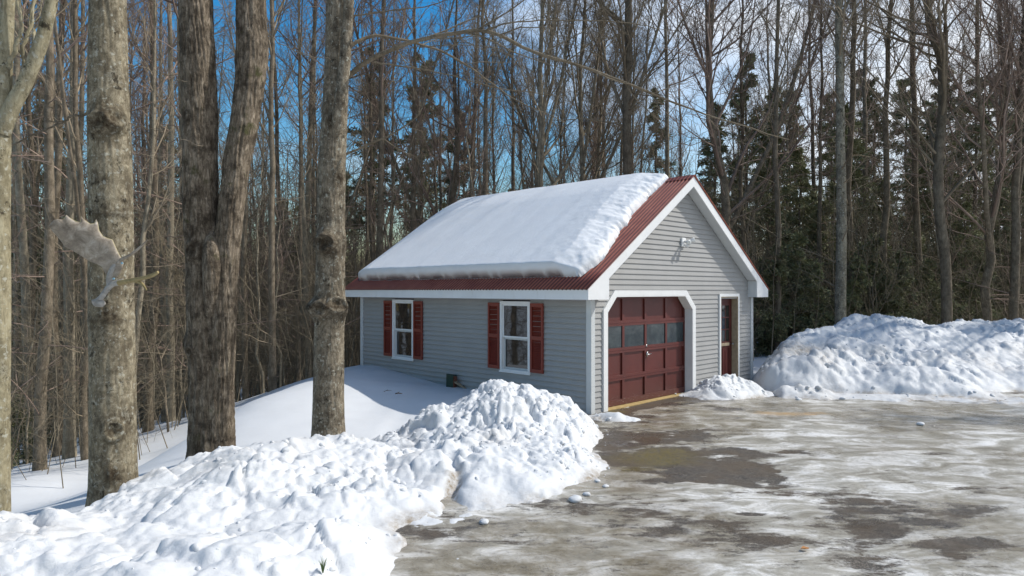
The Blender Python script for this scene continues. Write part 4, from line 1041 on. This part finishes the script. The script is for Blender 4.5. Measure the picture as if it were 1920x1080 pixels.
# pale rim
rimpts = [(150,215),(200,160),(235,150),(290,155),(318,115),(345,140),(400,175),(445,180),(452,128),(480,160),(535,198),(575,192),(590,155),(602,185),(612,255),(650,310),(700,332),(735,340),(762,400),(790,460),(815,505)]
def dep_at(a, b_): 
    c1 = (a-800)*ax[0]+(b_-600)*ax[1]; c2 = (a-520)*-ax[1]+(b_-400)*ax[0]
    return base_d-.10*np.clip(c1/700, 0, 1.2)**1.5+.00000075*c2**2
rp = [tuple(antp(a, b_, dep_at(a, b_))-np.array(ant.location)) for a, b_ in rimpts[3:]]
mb = MB(); mb.tube(rp, [.0045]*len(rp)); mb.build('rim', MAT['edge'], ant, smooth=True)
def tine(name, pts, m):
    rows = [(*(antp(a, b_, d_)-np.array(ant.location)), r) for a, b_, d_, r in pts]
    V, Q, _ = trunk_np(rows, 170, .002, .8, [], n=60, k=24)
    n = 60; k = 24
    me = mesh_np(name, V, Q, True); 
    bmx = bmesh.new(); bmx.from_mesh(me); bmesh.ops.holes_fill(bmx, edges=[e for e in bmx.edges if e.is_boundary]); bmx.to_mesh(me); bmx.free()
    return link(name, me, MAT[m], ant)
tine('tine', [(790,560,-.02,.02),(830,520,-.03,.018),(890,490,-.07,.014),(960,440,-.12,.012),(1020,385,-.16,.009),(1065,340,-.19,.003)], 'antler')
tine('beam', [(575,925,-.05,.040),(600,912,-.05,.034),(640,870,-.05,.026),(690,800,-.04,.027),(740,750,-.03,.030),(800,735,-.035,.028),(840,722,-.05,.025)], 'antler_base')
tine('beam', [(710,760,-.02,.026),(715,700,-.01,.030),(730,650,-.01,.032),(760,590,-.01,.034),(790,540,-.01,.02)], 'antler_base')
tine('tine', [(800,738,-.04,.028),(880,722,-.07,.024),(960,708,-.12,.021),(1040,690,-.16,.019),(1110,668,-.19,.020),(1160,640,-.21,.014)], 'antler_tine')
tine('tine', [(930,715,-.10,.018),(980,730,-.12,.017),(1020,755,-.14,.014),(1055,805,-.16,.006)], 'antler_tine')
tine('burr', [(572,905,-.05,.01),(585,918,-.05,.032),(610,925,-.05,.036),(650,928,-.05,.034),(672,930,-.05,.012)], 'antler_base')
for (a, b_) in ((824,556), (748,700)):
    q = antp(a, b_, -.055)-np.array(ant.location)
    mb = MB(); mb.tube([q, q+np.array([0, .012, 0])], [.010, .011]); mb.build('screw', MAT['screw'], ant)

# ------------------------------------------------------------------ forest
def fix_ratio(R, rmin): return np.maximum(R, rmin)
def bare_tree(name, h, r, seed, cb=.35, nb=26, ang=.75, lenf=.26, up=.9, fork=0, low=10, wander=.05, bark='far_brown', tw='twig', dens=(8, 6, 3), rmin=.0042):
    rs = np.random.RandomState(seed)
    n = 18; z_ = np.linspace(0, h, n)
    w_ = np.cumsum(rs.normal(0, wander, (n, 2)), axis=0); w_[:3] *= .2
    tr = np.stack([w_[:, 0], w_[:, 1], z_-.4], -1); R = r*(1-(z_/h)**1.25*.86); R[0] *= 1.35
    stems = [tr[None]]; rad = [R[None]]
    if fork:
        p, q = children(tr[None], R[None], fork, .22, .5, lambda t_, Lp: Lp*(.75-t_*.4), .32, .9, n, .62, rs, .12, .02)
        stems.append(p); rad.append(np.maximum(q, .012))
    Pst = np.concatenate(stems); Rst = np.concatenate(rad)
    Vt, Qt = tubes(Pst, Rst, 10)
    parts = []
    p1, r1_ = children(Pst, Rst, nb, cb, .98, lambda t_, Lp: lenf*Lp*(1.25-t_), ang, up, 8, .5, rs, .28, .012)
    parts.append(tubes(p1, r1_, 4))
    if low:
        pl, rl = children(tr[None], R[None], low, .06, cb+.1, lambda t_, Lp: Lp*.09+0*t_, 1.35, .15, 6, .2, rs, .3, .008)
        parts.append(tubes(pl, rl, 3))
        pl2, rl2 = children(pl, rl, 4, .3, .98, lambda t_, Lp: Lp*.4, .8, .1, 3, .6, rs, .3, rmin)
        parts.append(tubes(pl2, rl2, 3))
    p2, r2_ = children(p1, r1_, dens[0], .15, .98, lambda t_, Lp: Lp*.42*(1.2-t_*.6), .65, .35, 6, .6, rs, .3, .008)
    parts.append(tubes(p2, r2_, 3))
    p3, r3_ = children(p2, r2_, dens[1], .15, .98, lambda t_, Lp: Lp*.48, .7, .25, 4, .6, rs, .35, rmin)
    parts.append(tubes(p3, r3_, 3))
    if dens[2]:
        p4, r4_ = children(p3, r3_, dens[2], .2, 1, lambda t_, Lp: Lp*.55, .65, .2, 3, .8, rs, .35, rmin*.8)
        parts.append(tubes(p4, r4_, 3))
    Vc, Qc = merge(parts)
    root = bpy.data.objects.new(name, None)
    mt = mesh_np('trunk', Vt, Qt, True); mt.materials.append(MAT[bark])
    mc = mesh_np('crown', Vc, Qc, True); mc.materials.append(MAT[tw])
    return (name, mt, mc)
def needles(Pt, per, size, rs, spread=.12, droop=0.):
    B, n, _ = Pt.shape
    t_ = rs.rand(B, per)*(n-1)*.999; i = t_.astype(int); g_ = (t_-i)[..., None]; bi = np.arange(B)[:, None]
    p = (Pt[bi, i]*(1-g_)+Pt[bi, i+1]*g_).reshape(-1, 3); T = (Pt[bi, i+1]-Pt[bi, i]).reshape(-1, 3); T /= np.linalg.norm(T, axis=1, keepdims=True)+1e-9
    N = len(p); d_ = rs.normal(size=(N, 3)); d_[:, 2] = d_[:, 2]*.5-droop; d_ = T*1.0+d_*.9; d_ /= np.linalg.norm(d_, axis=1, keepdims=True)
    s_ = np.cross(d_, rs.normal(size=(N, 3))); s_ /= np.linalg.norm(s_, axis=1, keepdims=True)
    L = size*(.6+.8*rs.rand(N))[:, None]; w_ = L*.13
    V = np.stack([p-s_*w_*.4, p+s_*w_*.4, p+d_*L+s_*w_, p+d_*L-s_*w_], 1).reshape(-1, 3)
    V += np.repeat(rs.normal(0, spread*.25, (N, 3)), 4, axis=0)
    return V, np.arange(N*4).reshape(N, 4)
def conifer(name, h, r, seed, base=.12, width=.22, nb=90, per=26, size=.2, droop=.3, top=1., mat='needle', low_dead=0):
    rs = np.random.RandomState(seed); n = 14; z_ = np.linspace(0, h, n)
    tr = np.stack([rs.normal(0, .03, n), rs.normal(0, .03, n), z_-.4], -1); R = r*(1-z_/h*.92)
    Vt, Qt = tubes(tr[None], R[None], 9)
    p1, r1_ = children(tr[None], R[None], nb, base, .985, lambda t_, Lp: width*Lp*(1.02-t_)**.75*(.55+.6*rs.rand(len(t_))), 1.45, -droop, 7, .35, rs, .12, .01)
    p2, r2_ = children(p1, r1_, 9, .12, 1., lambda t_, Lp: Lp*.34*(1.15-t_*.7), .85, -droop*.5, 4, .6, rs, .12, .006)
    parts = [tubes(p1, r1_, 3), tubes(p2, r2_, 3)]
    Vw, Qw = merge(parts)
    Vn, Qn = merge([needles(p2, per, size, rs), needles(p1, per, size, rs)])
    Vc, Qc = merge([(Vn, Qn), (Vw, Qw)])
    if low_dead:
        pl, rl = children(tr[None], R[None], low_dead, .05, base, lambda t_, Lp: Lp*.08, 1.4, .0, 5, .2, rs, .25, .008)
        Vt, Qt = merge([(Vt, Qt), tubes(pl, rl, 3)])
    mt = mesh_np('trunk', Vt, Qt, True); mt.materials.append(MAT['far_brown'])
    mc = mesh_np('crown', Vc, Qc, False); mc.materials.append(MAT[mat]); mc.materials.append(MAT['far_brown'])
    mi = np.zeros(len(Qc), np.int32); mi[len(Qn):] = 1; mc.polygons.foreach_set('material_index', mi)
    return (name, mt, mc)
BT = [bare_tree('bare_tree', 19, .17, 301, .34, 26, .62, .24, 1.0, 0, 12),
      bare_tree('bare_tree', 21, .19, 302, .42, 24, .55, .26, 1.0, 1, 14, tw='twig_red'),
      bare_tree('bare_tree', 17, .13, 303, .25, 28, .6, .22, 1.1, 0, 10, bark='far_grey', tw='twig_red'),
      bare_tree('bare_tree', 18, .15, 304, .3, 16, .5, .28, 1.1, 3, 12, bark='far_grey'),
      bare_tree('bare_tree', 20, .14, 305, .5, 24, .6, .2, .9, 0, 22, tw='twig'),
      bare_tree('bare_tree', 16, .16, 306, .28, 20, .7, .3, .8, 2, 10, wander=.1, tw='twig_red'),
      bare_tree('bare_tree', 22, .2, 307, .35, 30, .75, .22, .7, 0, 26, wander=.03)]
SL_ = [bare_tree('bare_tree', 18, .095, 401, .38, 26, .62, .15, .9, 0, 10, wander=.035, tw='twig', dens=(6, 5, 2)),
      bare_tree('bare_tree', 20, .12, 402, .45, 28, .6, .15, .8, 0, 14, wander=.03, tw='twig_red', dens=(6, 5, 2)),
      bare_tree('bare_tree', 16, .075, 403, .32, 24, .55, .16, 1., 0, 8, wander=.045, bark='far_grey', tw='twig', dens=(6, 5, 2)),
      bare_tree('bare_tree', 19, .11, 404, .5, 26, .7, .16, .7, 0, 18, wander=.03, bark='far_grey', tw='twig_red', dens=(6, 5, 2)),
      bare_tree('bare_tree', 17, .085, 405, .4, 22, .5, .17, 1., 1, 8, wander=.05, tw='twig', dens=(6, 5, 2))]
SAP = [bare_tree('sapling', 8, .035, 311, .2, 14, .6, .26, .9, 0, 5, wander=.06, bark='far_grey', tw='brush', dens=(5, 4, 0), rmin=.004),
       bare_tree('sapling', 6, .028, 312, .15, 14, .7, .3, .8, 1, 4, wander=.07, bark='far_brown', tw='brush', dens=(5, 4, 0), rmin=.004),
       bare_tree('sapling', 10, .045, 313, .25, 16, .6, .22, .9, 0, 6, wander=.08, bark='far_grey', tw='twig_red', dens=(5, 4, 0), rmin=.004)]
CF = [conifer('hemlock_tree', 13, .17, 321,   .1, .2, 85, 17, .17, .35, low_dead=8), conifer('hemlock_tree', 10, .13, 322,   .06, .24, 75, 17, .17, .4),
      conifer('spruce_tree', 15, .18, 323, .22, .15, 85, 16, .16, .25, low_dead=20)]
PN = [conifer('pine_tree', 22, .24, 331, .45, .19, 46, 26, .26, -.15, mat='pine', low_dead=26)]
SH = [conifer('young_hemlock', 4.5, .06, 341, .04, .34, 55, 18, .13, .3)]
count = 0
def put(tmpl, x, y, s_=1., rz=None, label=None, cat='tree', group=None, tilt=(0, 0), sxy=None, z=None):
    global count
    name, mt, mc = tmpl
    r = bpy.data.objects.new(name, None); COL.objects.link(r)
    r.location = (x, y, Gs(x, y) if z is None else z); r.rotation_euler = (tilt[0], tilt[1], random.uniform(0, 6.28) if rz is None else rz)
    k = sxy or s_; r.scale = (k, k, s_)
    for nm, me in (('trunk', mt), ('crown', mc)):
        o = bpy.data.objects.new(nm, me); COL.objects.link(o); o.parent = r
    tag(r, label, cat, group); count += 1
    return r
def PX(px, Y): return (px-960)/F*Y
# hand placed ones that can be recognised in the photograph: px, depth, template, scale, label
hand = [
 (75,13.5,SL_[1],.9,'dark slender trunk between the pale forked tree and the antler trunk'),
 (132,15.,SL_[3],1.1,'mottled pale trunk just left of the antler trunk'),
 (278,17.,SL_[1],.95,'straight slender trunk just right of the antler trunk'),
 (322,19.,SL_[3],1.,'mottled grey trunk close left of the double-stemmed trunk'),
 (512,18.,SL_[0],1.,'slim grey trunk between the double-stemmed trunk and the knotty trunk'),
 (560,21.,SL_[4],.8,'branching trunk just left of the knotty trunk'),
 (700,24.,SL_[4],1.,'many-stemmed tree behind the left end of the garage roof'),
 (782,26.,SL_[1],.95,'straight tree rising behind the left slope of the snowy roof'),
 (830,27.,BT[5],1.,'twisted tree behind the middle of the snowy roof'),
 (915,25.,BT[4],.9,'slim dark pole-like tree behind the middle of the roof ridge'),
 (1018,26.,BT[3],1.05,'clump of upright stems behind the roof ridge'),
 (1090,27.,BT[3],1.,'fan of slim stems behind the right half of the roof ridge'),
 (1180,24.,BT[6],1.05,'tall straight dark trunk rising behind the garage roof ridge'),
 (1255,28.,SL_[3],1.1,'slim bare tree just left of the garage gable peak'),
 (1366,24.,BT[5],1.15,'stout multi-limbed tree behind the right slope of the garage roof'),
 (1400,26.,SL_[4],1.1,'upright many-stemmed tree behind the right eave'),
 (1540,25.,SL_[1],.8,'slim trunk just left of the spotted birch'),
 (1655,24.,BT[4],.95,'twin slim trunks between the spotted birch and the crooked tree'),
 (1852,22.,BT[5],.95,'big forked tree second from the right edge'),
 (1900,21.,BT[1],.75,'thick trunk at the right edge above the snow bank'),
]
for px, Y_, tm, s_, lab in hand: put(tm, PX(px, Y_), Y_, s_, label=lab)
# spotted birch and crooked tree
bir = bare_tree('birch_tree', 20, .17, 351, .42, 24, .6, .24, .9, 0, 10, wander=.02, bark='birch', tw='twig')
put(bir, PX(1576, 20.5), 20.5, 1., label='pale spotted birch trunk standing behind the left end of the big snow bank')
rs_ = np.random.RandomState(9)
cr = []
for px, py, w in [(1748,-160,12),(1742,0,13),(1748,60,14),(1765,110,15),(1768,200,15),(1760,300,16),(1762,400,17),(1772,480,17),(1775,560,18),(1775,660,20)][::-1]:
    p = P(px, py, 21.); cr.append((p[0], p[1], p[2], w/2/F*21))
ct = empty('bare_tree', (cr[0][0], 21., cr[0][2]), 0, 'dark crooked tree with a bend near its top, over the right snow bank', 'tree')
V, Q, (C_, R_) = trunk_np(cr, 180, .012, 1., [], n=200, k=24)
link('trunk', mesh_np('trunk', local(ct, V), Q, True), MAT['far_brown'], ct)
Cl = (C_-np.array(ct.location))[None]; p1, r1_ = children(Cl, R_[None], 26, .35, .99, lambda t_, Lp: Lp*.28, .9, .6, 8, .45, rs_, .3, .01)
p2, r2_ = children(p1, r1_, 7, .2, 1, lambda t_, Lp: Lp*.4, .7, .4, 5, .6, rs_, .3, .007); p3, r3_ = children(p2, r2_, 5, .2, 1, lambda t_, Lp: Lp*.5, .7, .3, 4, .6, rs_, .3, .005)
V, Q = merge([tubes(p1, r1_, 4), tubes(p2, r2_, 3), tubes(p3, r3_, 3)]); link('crown', mesh_np('crown', V, Q, True), MAT['twig'], ct)

placed = [(PX(h_[0], h_[1]), h_[1]) for h_ in hand]
def ok(x, y, md):
    if any((x-a)**2+(y-b_)**2 < md*md for a, b_ in placed): return False
    u = (x-G0[0])*UX+(y-G0[1])*UY; v = -(x-G0[0])*UY+(y-G0[1])*UX
    if -2.2 < u < W_+2.2 and -4 < v < L_+2.2: return False
    if x > 4 and y < 21.5: return False
    if 400 < 960+x/y*F < 440 and y < 50: return False
    if x > -6.8 and y < 19.5 and x <= 4: return False
    if x > -4.6 and y < 9.5: return False
    return True
zones = lambda px: ('left of the garage' if px < 640 else 'behind the garage' if px < 1420 else 'beyond the right snow bank')
kindl = {'bare_tree': 'bare grey-brown forest tree in the woods', 'sapling': 'thin bare sapling in the woods', 'hemlock_tree': 'dark green hemlock in the woods', 'spruce_tree': 'narrow dark spruce in the woods', 'pine_tree': 'tall pine with a high green crown in the woods', 'young_hemlock': 'low bushy young evergreen in the woods'}
def scatter(n, ymin, ymax, tms, smin, smax, md, pxr=(-80, 2000), pw=1.4, cat='tree', plural='trees', thin=None):
    k = 0; tries = 0
    while k < n and tries < n*40:
        tries += 1
        px = random.uniform(*pxr); Y_ = ymin+(ymax-ymin)*random.random()**(1/pw)
        x = PX(px, Y_)
        if not ok(x, Y_, md): continue
        tm = random.choice(tms); z_ = zones(px); placed.append((x, Y_))
        near = 'at the edge of the woods' if Y_ < 28 else 'deep in the woods'
        lab = kindl[tm[0]].replace('in the woods', near)+' '+z_
        put(tm, x, Y_, random.uniform(smin, smax), label=lab, cat=cat, group=lab.split(' ', 1)[1]+' group' if False else f'{tm[0].replace("_"," ")}s {near} {z_}', tilt=(random.uniform(-.04,.04), random.uniform(-.04,.04)))
        k += 1
scatter(30, 11, 26, SL_, .8, 1.1, .8, (-60, 640))
scatter(20, 22, 42, SL_+[BT[2]], .85, 1.15, .9, (-80, 640))
scatter(56, 22, 42, SL_+[BT[2], BT[4]], .85, 1.15, .8, (640, 2000))
scatter(60, 42, 75, SL_, .95, 1.25, 1.0)
scatter(36, 11, 30, SAP, .6, 1.2, .5, (-60, 640), cat='sapling')
scatter(34, 21, 32, SAP, .6, 1.2, .5, (640, 1960), cat='sapling')
# evergreens
for px, Y_, tm, s_, lab in [
 (1765,33,CF[0],1.05,'pointed dark evergreen behind the crooked tree'), (1640,34,CF[2],.9,'narrow evergreen right of the birch top'), 
 (1830,31,CF[0],.95,'dark evergreen behind the big forked tree'), (1960,28,CF[1],1.,'evergreen cut by the right edge'),
 (1590,30,CF[1],1.1,'evergreen right behind the spotted birch'), (1500,28,CF[1],.85,'evergreen beyond the right eave of the garage'), (1450,32,CF[0],.95,'tall evergreen just right of the garage roof'),
 (1400,34,CF[2],1.,'narrow evergreen above the right slope of the garage roof'), (1340,36,CF[0],1.0,'evergreen behind the gable peak'), 
 (1660,26,SH[0],1.1,'low bushy evergreen left of the crooked tree, over the bank'), (1620,24.5,SH[0],.95,'low evergreen just right of the birch foot'), (1500,23,SH[0],1.,'low evergreen just left of the birch foot'), (1455,22.5,SH[0],.9,'low evergreen by the right garage corner'), (1545,27,SH[0],1.4,'bushy evergreen behind the birch foot'), (1720,27,SH[0],1.1,'low evergreen behind the crooked tree foot'), (1830,25,SH[0],.9,'low evergreen at the foot of the big forked tree'), (1780,30,SH[0],1.3,'low evergreen behind the right bank crest'),
 (1432,23.5,SH[0],.8,'low dark green evergreen against the right garage eave'), (1475,24.5,SH[0],1.05,'bushy evergreen just left of centre between garage and birch'), (1530,22.5,SH[0],.75,'smallest evergreen left of the birch foot'), (1605,22.5,SH[0],.8,'green evergreen hugging the right side of the birch foot'), (1640,23.5,SH[0],1.,'spreading evergreen above the highest point of the snow bank'), (1685,22.8,SH[0],.85,'low evergreen midway between the birch and the crooked tree'), (1742,23.5,SH[0],.8,'low evergreen just left of the crooked tree foot'),
 (1700,40,CF[0],1.2,'broad loose evergreen set back between birch and crooked tree'),
 (1480,38,CF[0],1.1,'tall loose evergreen between gable and birch'),
 (1925,36,CF[0],1.2,'tall evergreen behind the thick right-edge trunk'),
 (1560,42,CF[0],1.2,'tall evergreen far behind the birch'),
 (1620,46,CF[2],1.25,'narrow evergreen far behind, right of the birch'),
 (1800,42,CF[0],1.15,'evergreen far behind between crooked and forked trees'),
 (1870,46,CF[2],1.2,'narrow evergreen far behind the forked tree'),
 (1440,44,CF[0],1.2,'evergreen far behind the right eave'),
 (1740,48,CF[0],1.3,'evergreen far behind the crooked tree'),
 (1380,40,CF[1],1.1,'broad evergreen far behind the right roof slope'),
 (1655,30,CF[1],0.75,'half-height evergreen right of the birch middle'),
 (1810,27,CF[1],0.6,'half-height evergreen between crooked and forked trees'),
 (1885,28,CF[1],0.65,'half-height evergreen between the two right-edge trunks'),
 (1520,30,CF[1],0.7,'half-height evergreen left of the birch middle'),
 (180,44,CF[0],1.1,'evergreen far behind the antler trunk'),
 (345,50,CF[0],1.2,'evergreen far behind the double trunk'),
 (530,54,CF[0],1.2,'evergreen far between double and knotty trunks'),
 (640,52,CF[0],1.3,'evergreen far behind the left roof end'),
 (30,40,CF[2],1.0,'narrow evergreen far at the left edge'),
 (35,15.5,SH[0],.42,'small green evergreen shrub low at the left edge'), (60,22,CF[1],.8,'evergreen in the woods at the far left'), (130,34,CF[0],1.1,'tall evergreen behind the antler trunk'), (300,40,PN[0],.8,'pine seen between antler trunk and double trunk'), (85,30,PN[0],.75,'pine in the woods behind the antler palm'),
 (700,38,PN[0],.85,'high-crowned pine right of the knotty trunk'), (790,44,PN[0],.95,'high-crowned pine over the left roof end'), (870,40,PN[0],.7,'shorter pine over the middle of the roof'), (1230,46,CF[2],1.2,'evergreen far behind the gable peak'), (560,46,CF[0],1.,'evergreen far behind the knotty trunk'), (960,50,CF[0],1.,'evergreen far behind the roof ridge'), (1120,46,CF[0],.9,'evergreen far behind the right part of the ridge')]:
    put(tm, PX(px, Y_), Y_, s_, label=lab)
# trees outside the frame: they shade the yard and show in the window glass
offs = [(17,18.5,BT[0]),(21,20,BT[6]),(24,14,BT[4]),(27,22,CF[0]),(15,0,BT[6]),(13,-4,CF[0]),(17,-3,CF[0]),(10,-8,BT[1]),(20,-1,CF[1]),(16,-8,CF[0]),(22,4,CF[0]),
        (-7,2,BT[0]),(-9,5,BT[4]),(-10,0,BT[1]),(-6,-4,BT[6]),(-12,3,BT[3]),(-9,-7,CF[0]),(-13,-3,CF[0]),(-4,-9,BT[5]),(-15,2,CF[1]),(0,-12,BT[0])]
for x, y, tm in offs:
    put(tm, x, y, .95, label='tree standing outside the picture beside the yard', group='trees around the yard outside the picture')

# far wood: one mass of stems and twigs
rs = np.random.RandomState(77)
N = 460
yy = rs.uniform(74, 118, N); xx = (rs.uniform(-120, 2040, N)-960)/F*yy; hh = rs.uniform(13, 21, N)
n = 7; Pst = np.zeros((N, n, 3)); zz = G(xx, yy)-.5
for k in range(n):
    Pst[:, k] = np.stack([xx, yy, zz+hh*k/(n-1)], -1)+rs.normal(0, .15*min(k, 1), (N, 3))*[1, 1, .2]
Rst = rs.uniform(.08, .17, N)[:, None]*np.linspace(1, .25, n)[None]
p1, r1_ = children(Pst, Rst, 20, .12, .98, lambda t_, Lp: Lp*.2*(1.2-t_), .75, .8, 4, .45, rs, .25, .02)
p2, r2_ = children(p1, r1_, 6, .2, 1, lambda t_, Lp: Lp*.5, .7, .3, 3, .6, rs, .3, .013)
V, Q = merge([tubes(Pst, Rst, 5), tubes(p1, r1_, 3), tubes(p2, r2_, 3)])
tag(link('far_wood', mesh_np('far_wood', V, Q, True), MAT['deep']), 'far mass of bare forest behind the nearer trees', 'woods', kind='stuff')

# undergrowth: thin stems and twigs through the whole wood
def brush(N, ymin, ymax, pxr, hmin, hmax, seed, name, label, rad=.008, kids=9, mat='brush'):
    rs = np.random.RandomState(seed); Pp = []
    while len(Pp) < N:
        Y_ = ymin+(ymax-ymin)*rs.rand()**.8; x = PX(rs.uniform(*pxr), Y_)
        u = (x-G0[0])*UX+(Y_-G0[1])*UY; v = -(x-G0[0])*UY+(Y_-G0[1])*UX
        if (-1.4 < u < W_+1.4 and -4 < v < L_+1.2) or (x > 3 and Y_ < 20.5) or (x > -6.9 and Y_ < 18.5 and x <= 3): continue
        Pp.append((x, Y_))
    Pp = np.array(Pp); z_ = G(Pp[:, 0], Pp[:, 1]); n = 6; h_ = rs.uniform(hmin, hmax, N)
    lean = rs.normal(0, .16, (N, 2)); St = np.zeros((N, n, 3))
    for k in range(n):
        f = k/(n-1); St[:, k, 0] = Pp[:, 0]+lean[:, 0]*h_*f+rs.normal(0, .04, N)*(k > 0); St[:, k, 1] = Pp[:, 1]+lean[:, 1]*h_*f+rs.normal(0, .04, N)*(k > 0); St[:, k, 2] = z_-.1+h_*f
    R = (rad*h_/3)[:, None]*np.linspace(1, .3, n)[None]
    p1, r1_ = children(St, R, kids, .15, .98, lambda t_, Lp: Lp*.34*(1.2-t_*.6), .95, .3, 5, .6, rs, .4, .004)
    p2, r2_ = children(p1, r1_, 5, .2, 1, lambda t_, Lp: Lp*.45, .8, .1, 3, .6, rs, .4, .0032)
    V, Q = merge([tubes(St, R, 4), tubes(p1, r1_, 3), tubes(p2, r2_, 3)])
    tag(link(name, mesh_np(name, V, Q, True), MAT[mat]), label, 'undergrowth', kind='stuff')
brush(560, 11, 34, (-60, 660), 1.2, 5.5, 5, 'undergrowth', 'tangle of thin bare brush under the trees at left', .008)
brush(1500, 20.5, 44, (600, 1980), 1.5, 6.5, 6, 'undergrowth', 'tangle of thin bare brush behind the garage and the right bank', .010, mat='brush')
brush(600, 30, 74, (-60, 680), 8, 17, 12, 'undergrowth', 'close-set thin stems filling the deep woods at left', .013, kids=12, mat='deep')
brush(950, 34, 72, (-60, 1980), 3, 9, 7, 'undergrowth', 'dense brush deep between the farther trees', .02, kids=11, mat='deep')

# ------------------------------------------------------------------ small things on the snow
def stick(px, py, Y_, L, ang, r, lab, zoff=.01, base=None):
    p = P(px, py, Y_); 
    a = np.array([-math.cos(ang)*L/2, 0, -math.sin(ang)*L/2*.5]); pts = [a, a*.3+np.array([0, 0, .012]), -a*.4+np.array([0, 0, .006]), -a]
    mb = MB(); mb.tube(pts, [r, r*.9, r*.8, r*.4]); mb.tube([pts[1], pts[1]+np.array([.03, .01, .025])], [r*.6, r*.3])
    o = mb.build('fallen_twig', MAT['scar'], None, smooth=True); o.location = p; tag(o, lab, 'twig'); return o
stick(608,990,5.95,.17,.2,.005,'dark stick lying on the foreground snow bank')
stick(748,738,13.3,.14,.0,.012,'short dark twig on the smooth shaded snow by the garage')
stick(727,733,13.5,.16,.3,.006,'thinner twig lying left of the short dark one')
# grass tuft poking out at the bottom
p = P(606,1068,4.75); gt = MB(); rr = random.Random(2)
for i in range(26):
    a = rr.uniform(0, 6.28); l_ = rr.uniform(.04, .09); dx, dy = math.cos(a)*rr.uniform(.01, .035), math.sin(a)*.03
    gt.tube([(dx*.1, dy*.1, -.02), (dx*.6, dy*.6, l_*.6), (dx*1.2, dy*1.2, l_)], [.0016, .0013, .0004])
o = gt.build('pine_sprig', MAT['grass'], None); o.location = p; tag(o, 'green sprig poking out of the snow at the bottom edge', 'sprig')
yl = H*F/(1036-HY); mb = MB(); mb.hexa([(-.035,-.012,0),(0,-.03,.002),(.04,-.008,0),(.0,.022,.003)], [(-.035,-.012,.004),(0,-.03,.012),(.04,-.008,.006),(0,.022,.012)])
o = mb.build('fallen_leaf', MAT['leaf']); o.location = (PX(1507, yl), yl, .04); tag(o, 'orange fallen leaf on the icy driveway', 'leaf')

# ------------------------------------------------------------------ sky, sun, camera
AZ, EL = math.radians(9), math.radians(47)
w = bpy.data.worlds.new('World'); S.world = w; w.use_nodes = True; nt = w.node_tree
bg = nt.nodes['Background']; sky = nt.nodes.new('ShaderNodeTexSky'); sky.sky_type = 'NISHITA'; sky.sun_disc = False
sky.sun_elevation = EL; sky.sun_rotation = math.pi/2-AZ; sky.air_density = 1.3; sky.dust_density = .4; sky.ozone_density = 1.6
hs = nt.nodes.new('ShaderNodeHueSaturation'); hs.inputs['Saturation'].default_value = 1.6; hs.inputs['Value'].default_value = 1.0
nt.links.new(sky.outputs[0], hs.inputs['Color'])
tc = nt.nodes.new('ShaderNodeTexCoord'); mp = nt.nodes.new('ShaderNodeMapping'); mp.inputs['Scale'].default_value = (1.2, 1.2, 3.2); mp.inputs['Location'].default_value = (.35, .1, .2)
nz = nt.nodes.new('ShaderNodeTexNoise'); nz.inputs['Scale'].default_value = 2.1; nz.inputs['Detail'].default_value = 7; nz.inputs['Roughness'].default_value = .58
nt.links.new(tc.outputs['Generated'], mp.inputs[0]); nt.links.new(mp.outputs[0], nz.inputs['Vector'])
sx = nt.nodes.new('ShaderNodeSeparateXYZ'); nt.links.new(tc.outputs['Generated'], sx.inputs[0])
m1 = nt.nodes.new('ShaderNodeMath'); m1.operation = 'MULTIPLY_ADD'; m1.inputs[1].default_value = .42; nt.links.new(sx.outputs[0], m1.inputs[0]); nt.links.new(nz.outputs['Fac'], m1.inputs[2])
cr_ = nt.nodes.new('ShaderNodeValToRGB'); cr_.color_ramp.elements[0].position = .44; cr_.color_ramp.elements[1].position = .8
nt.links.new(m1.outputs[0], cr_.inputs[0])
mx = nt.nodes.new('ShaderNodeMix'); mx.data_type = 'RGBA'; mx.inputs[7].default_value = (6.6, 7.0, 7.6, 1)
nt.links.new(cr_.outputs[0], mx.inputs[0]); nt.links.new(hs.outputs[0], mx.inputs[6]); nt.links.new(mx.outputs[2], bg.inputs['Color'])
bg.inputs['Strength'].default_value = .138
sl = bpy.data.lights.new('sun', 'SUN'); sl.energy = 3.9; sl.angle = math.radians(.6); sl.color = (1, .955, .88)
so = bpy.data.objects.new('sun', sl); COL.objects.link(so)
dirv = Vector((-math.cos(EL)*math.cos(AZ), -math.cos(EL)*math.sin(AZ), -math.sin(EL)))
so.rotation_euler = dirv.to_track_quat('-Z', 'Y').to_euler()
cam = bpy.data.cameras.new('camera'); co = bpy.data.objects.new('camera', cam); COL.objects.link(co); S.camera = co
co.location = (0, 0, H); co.rotation_euler = (math.radians(90)+math.atan(4.5/F), 0, 0)
cam.sensor_width = 36; cam.lens = F/1920*36; cam.clip_end = 2000; cam.clip_start = .05
S.view_settings.view_transform = 'Standard'; S.view_settings.look = 'None'; S.view_settings.exposure = .08; S.view_settings.gamma = 1
S.render.resolution_x = 1024; S.render.resolution_y = 576
print('trees', count, 'objects', len(bpy.data.objects))
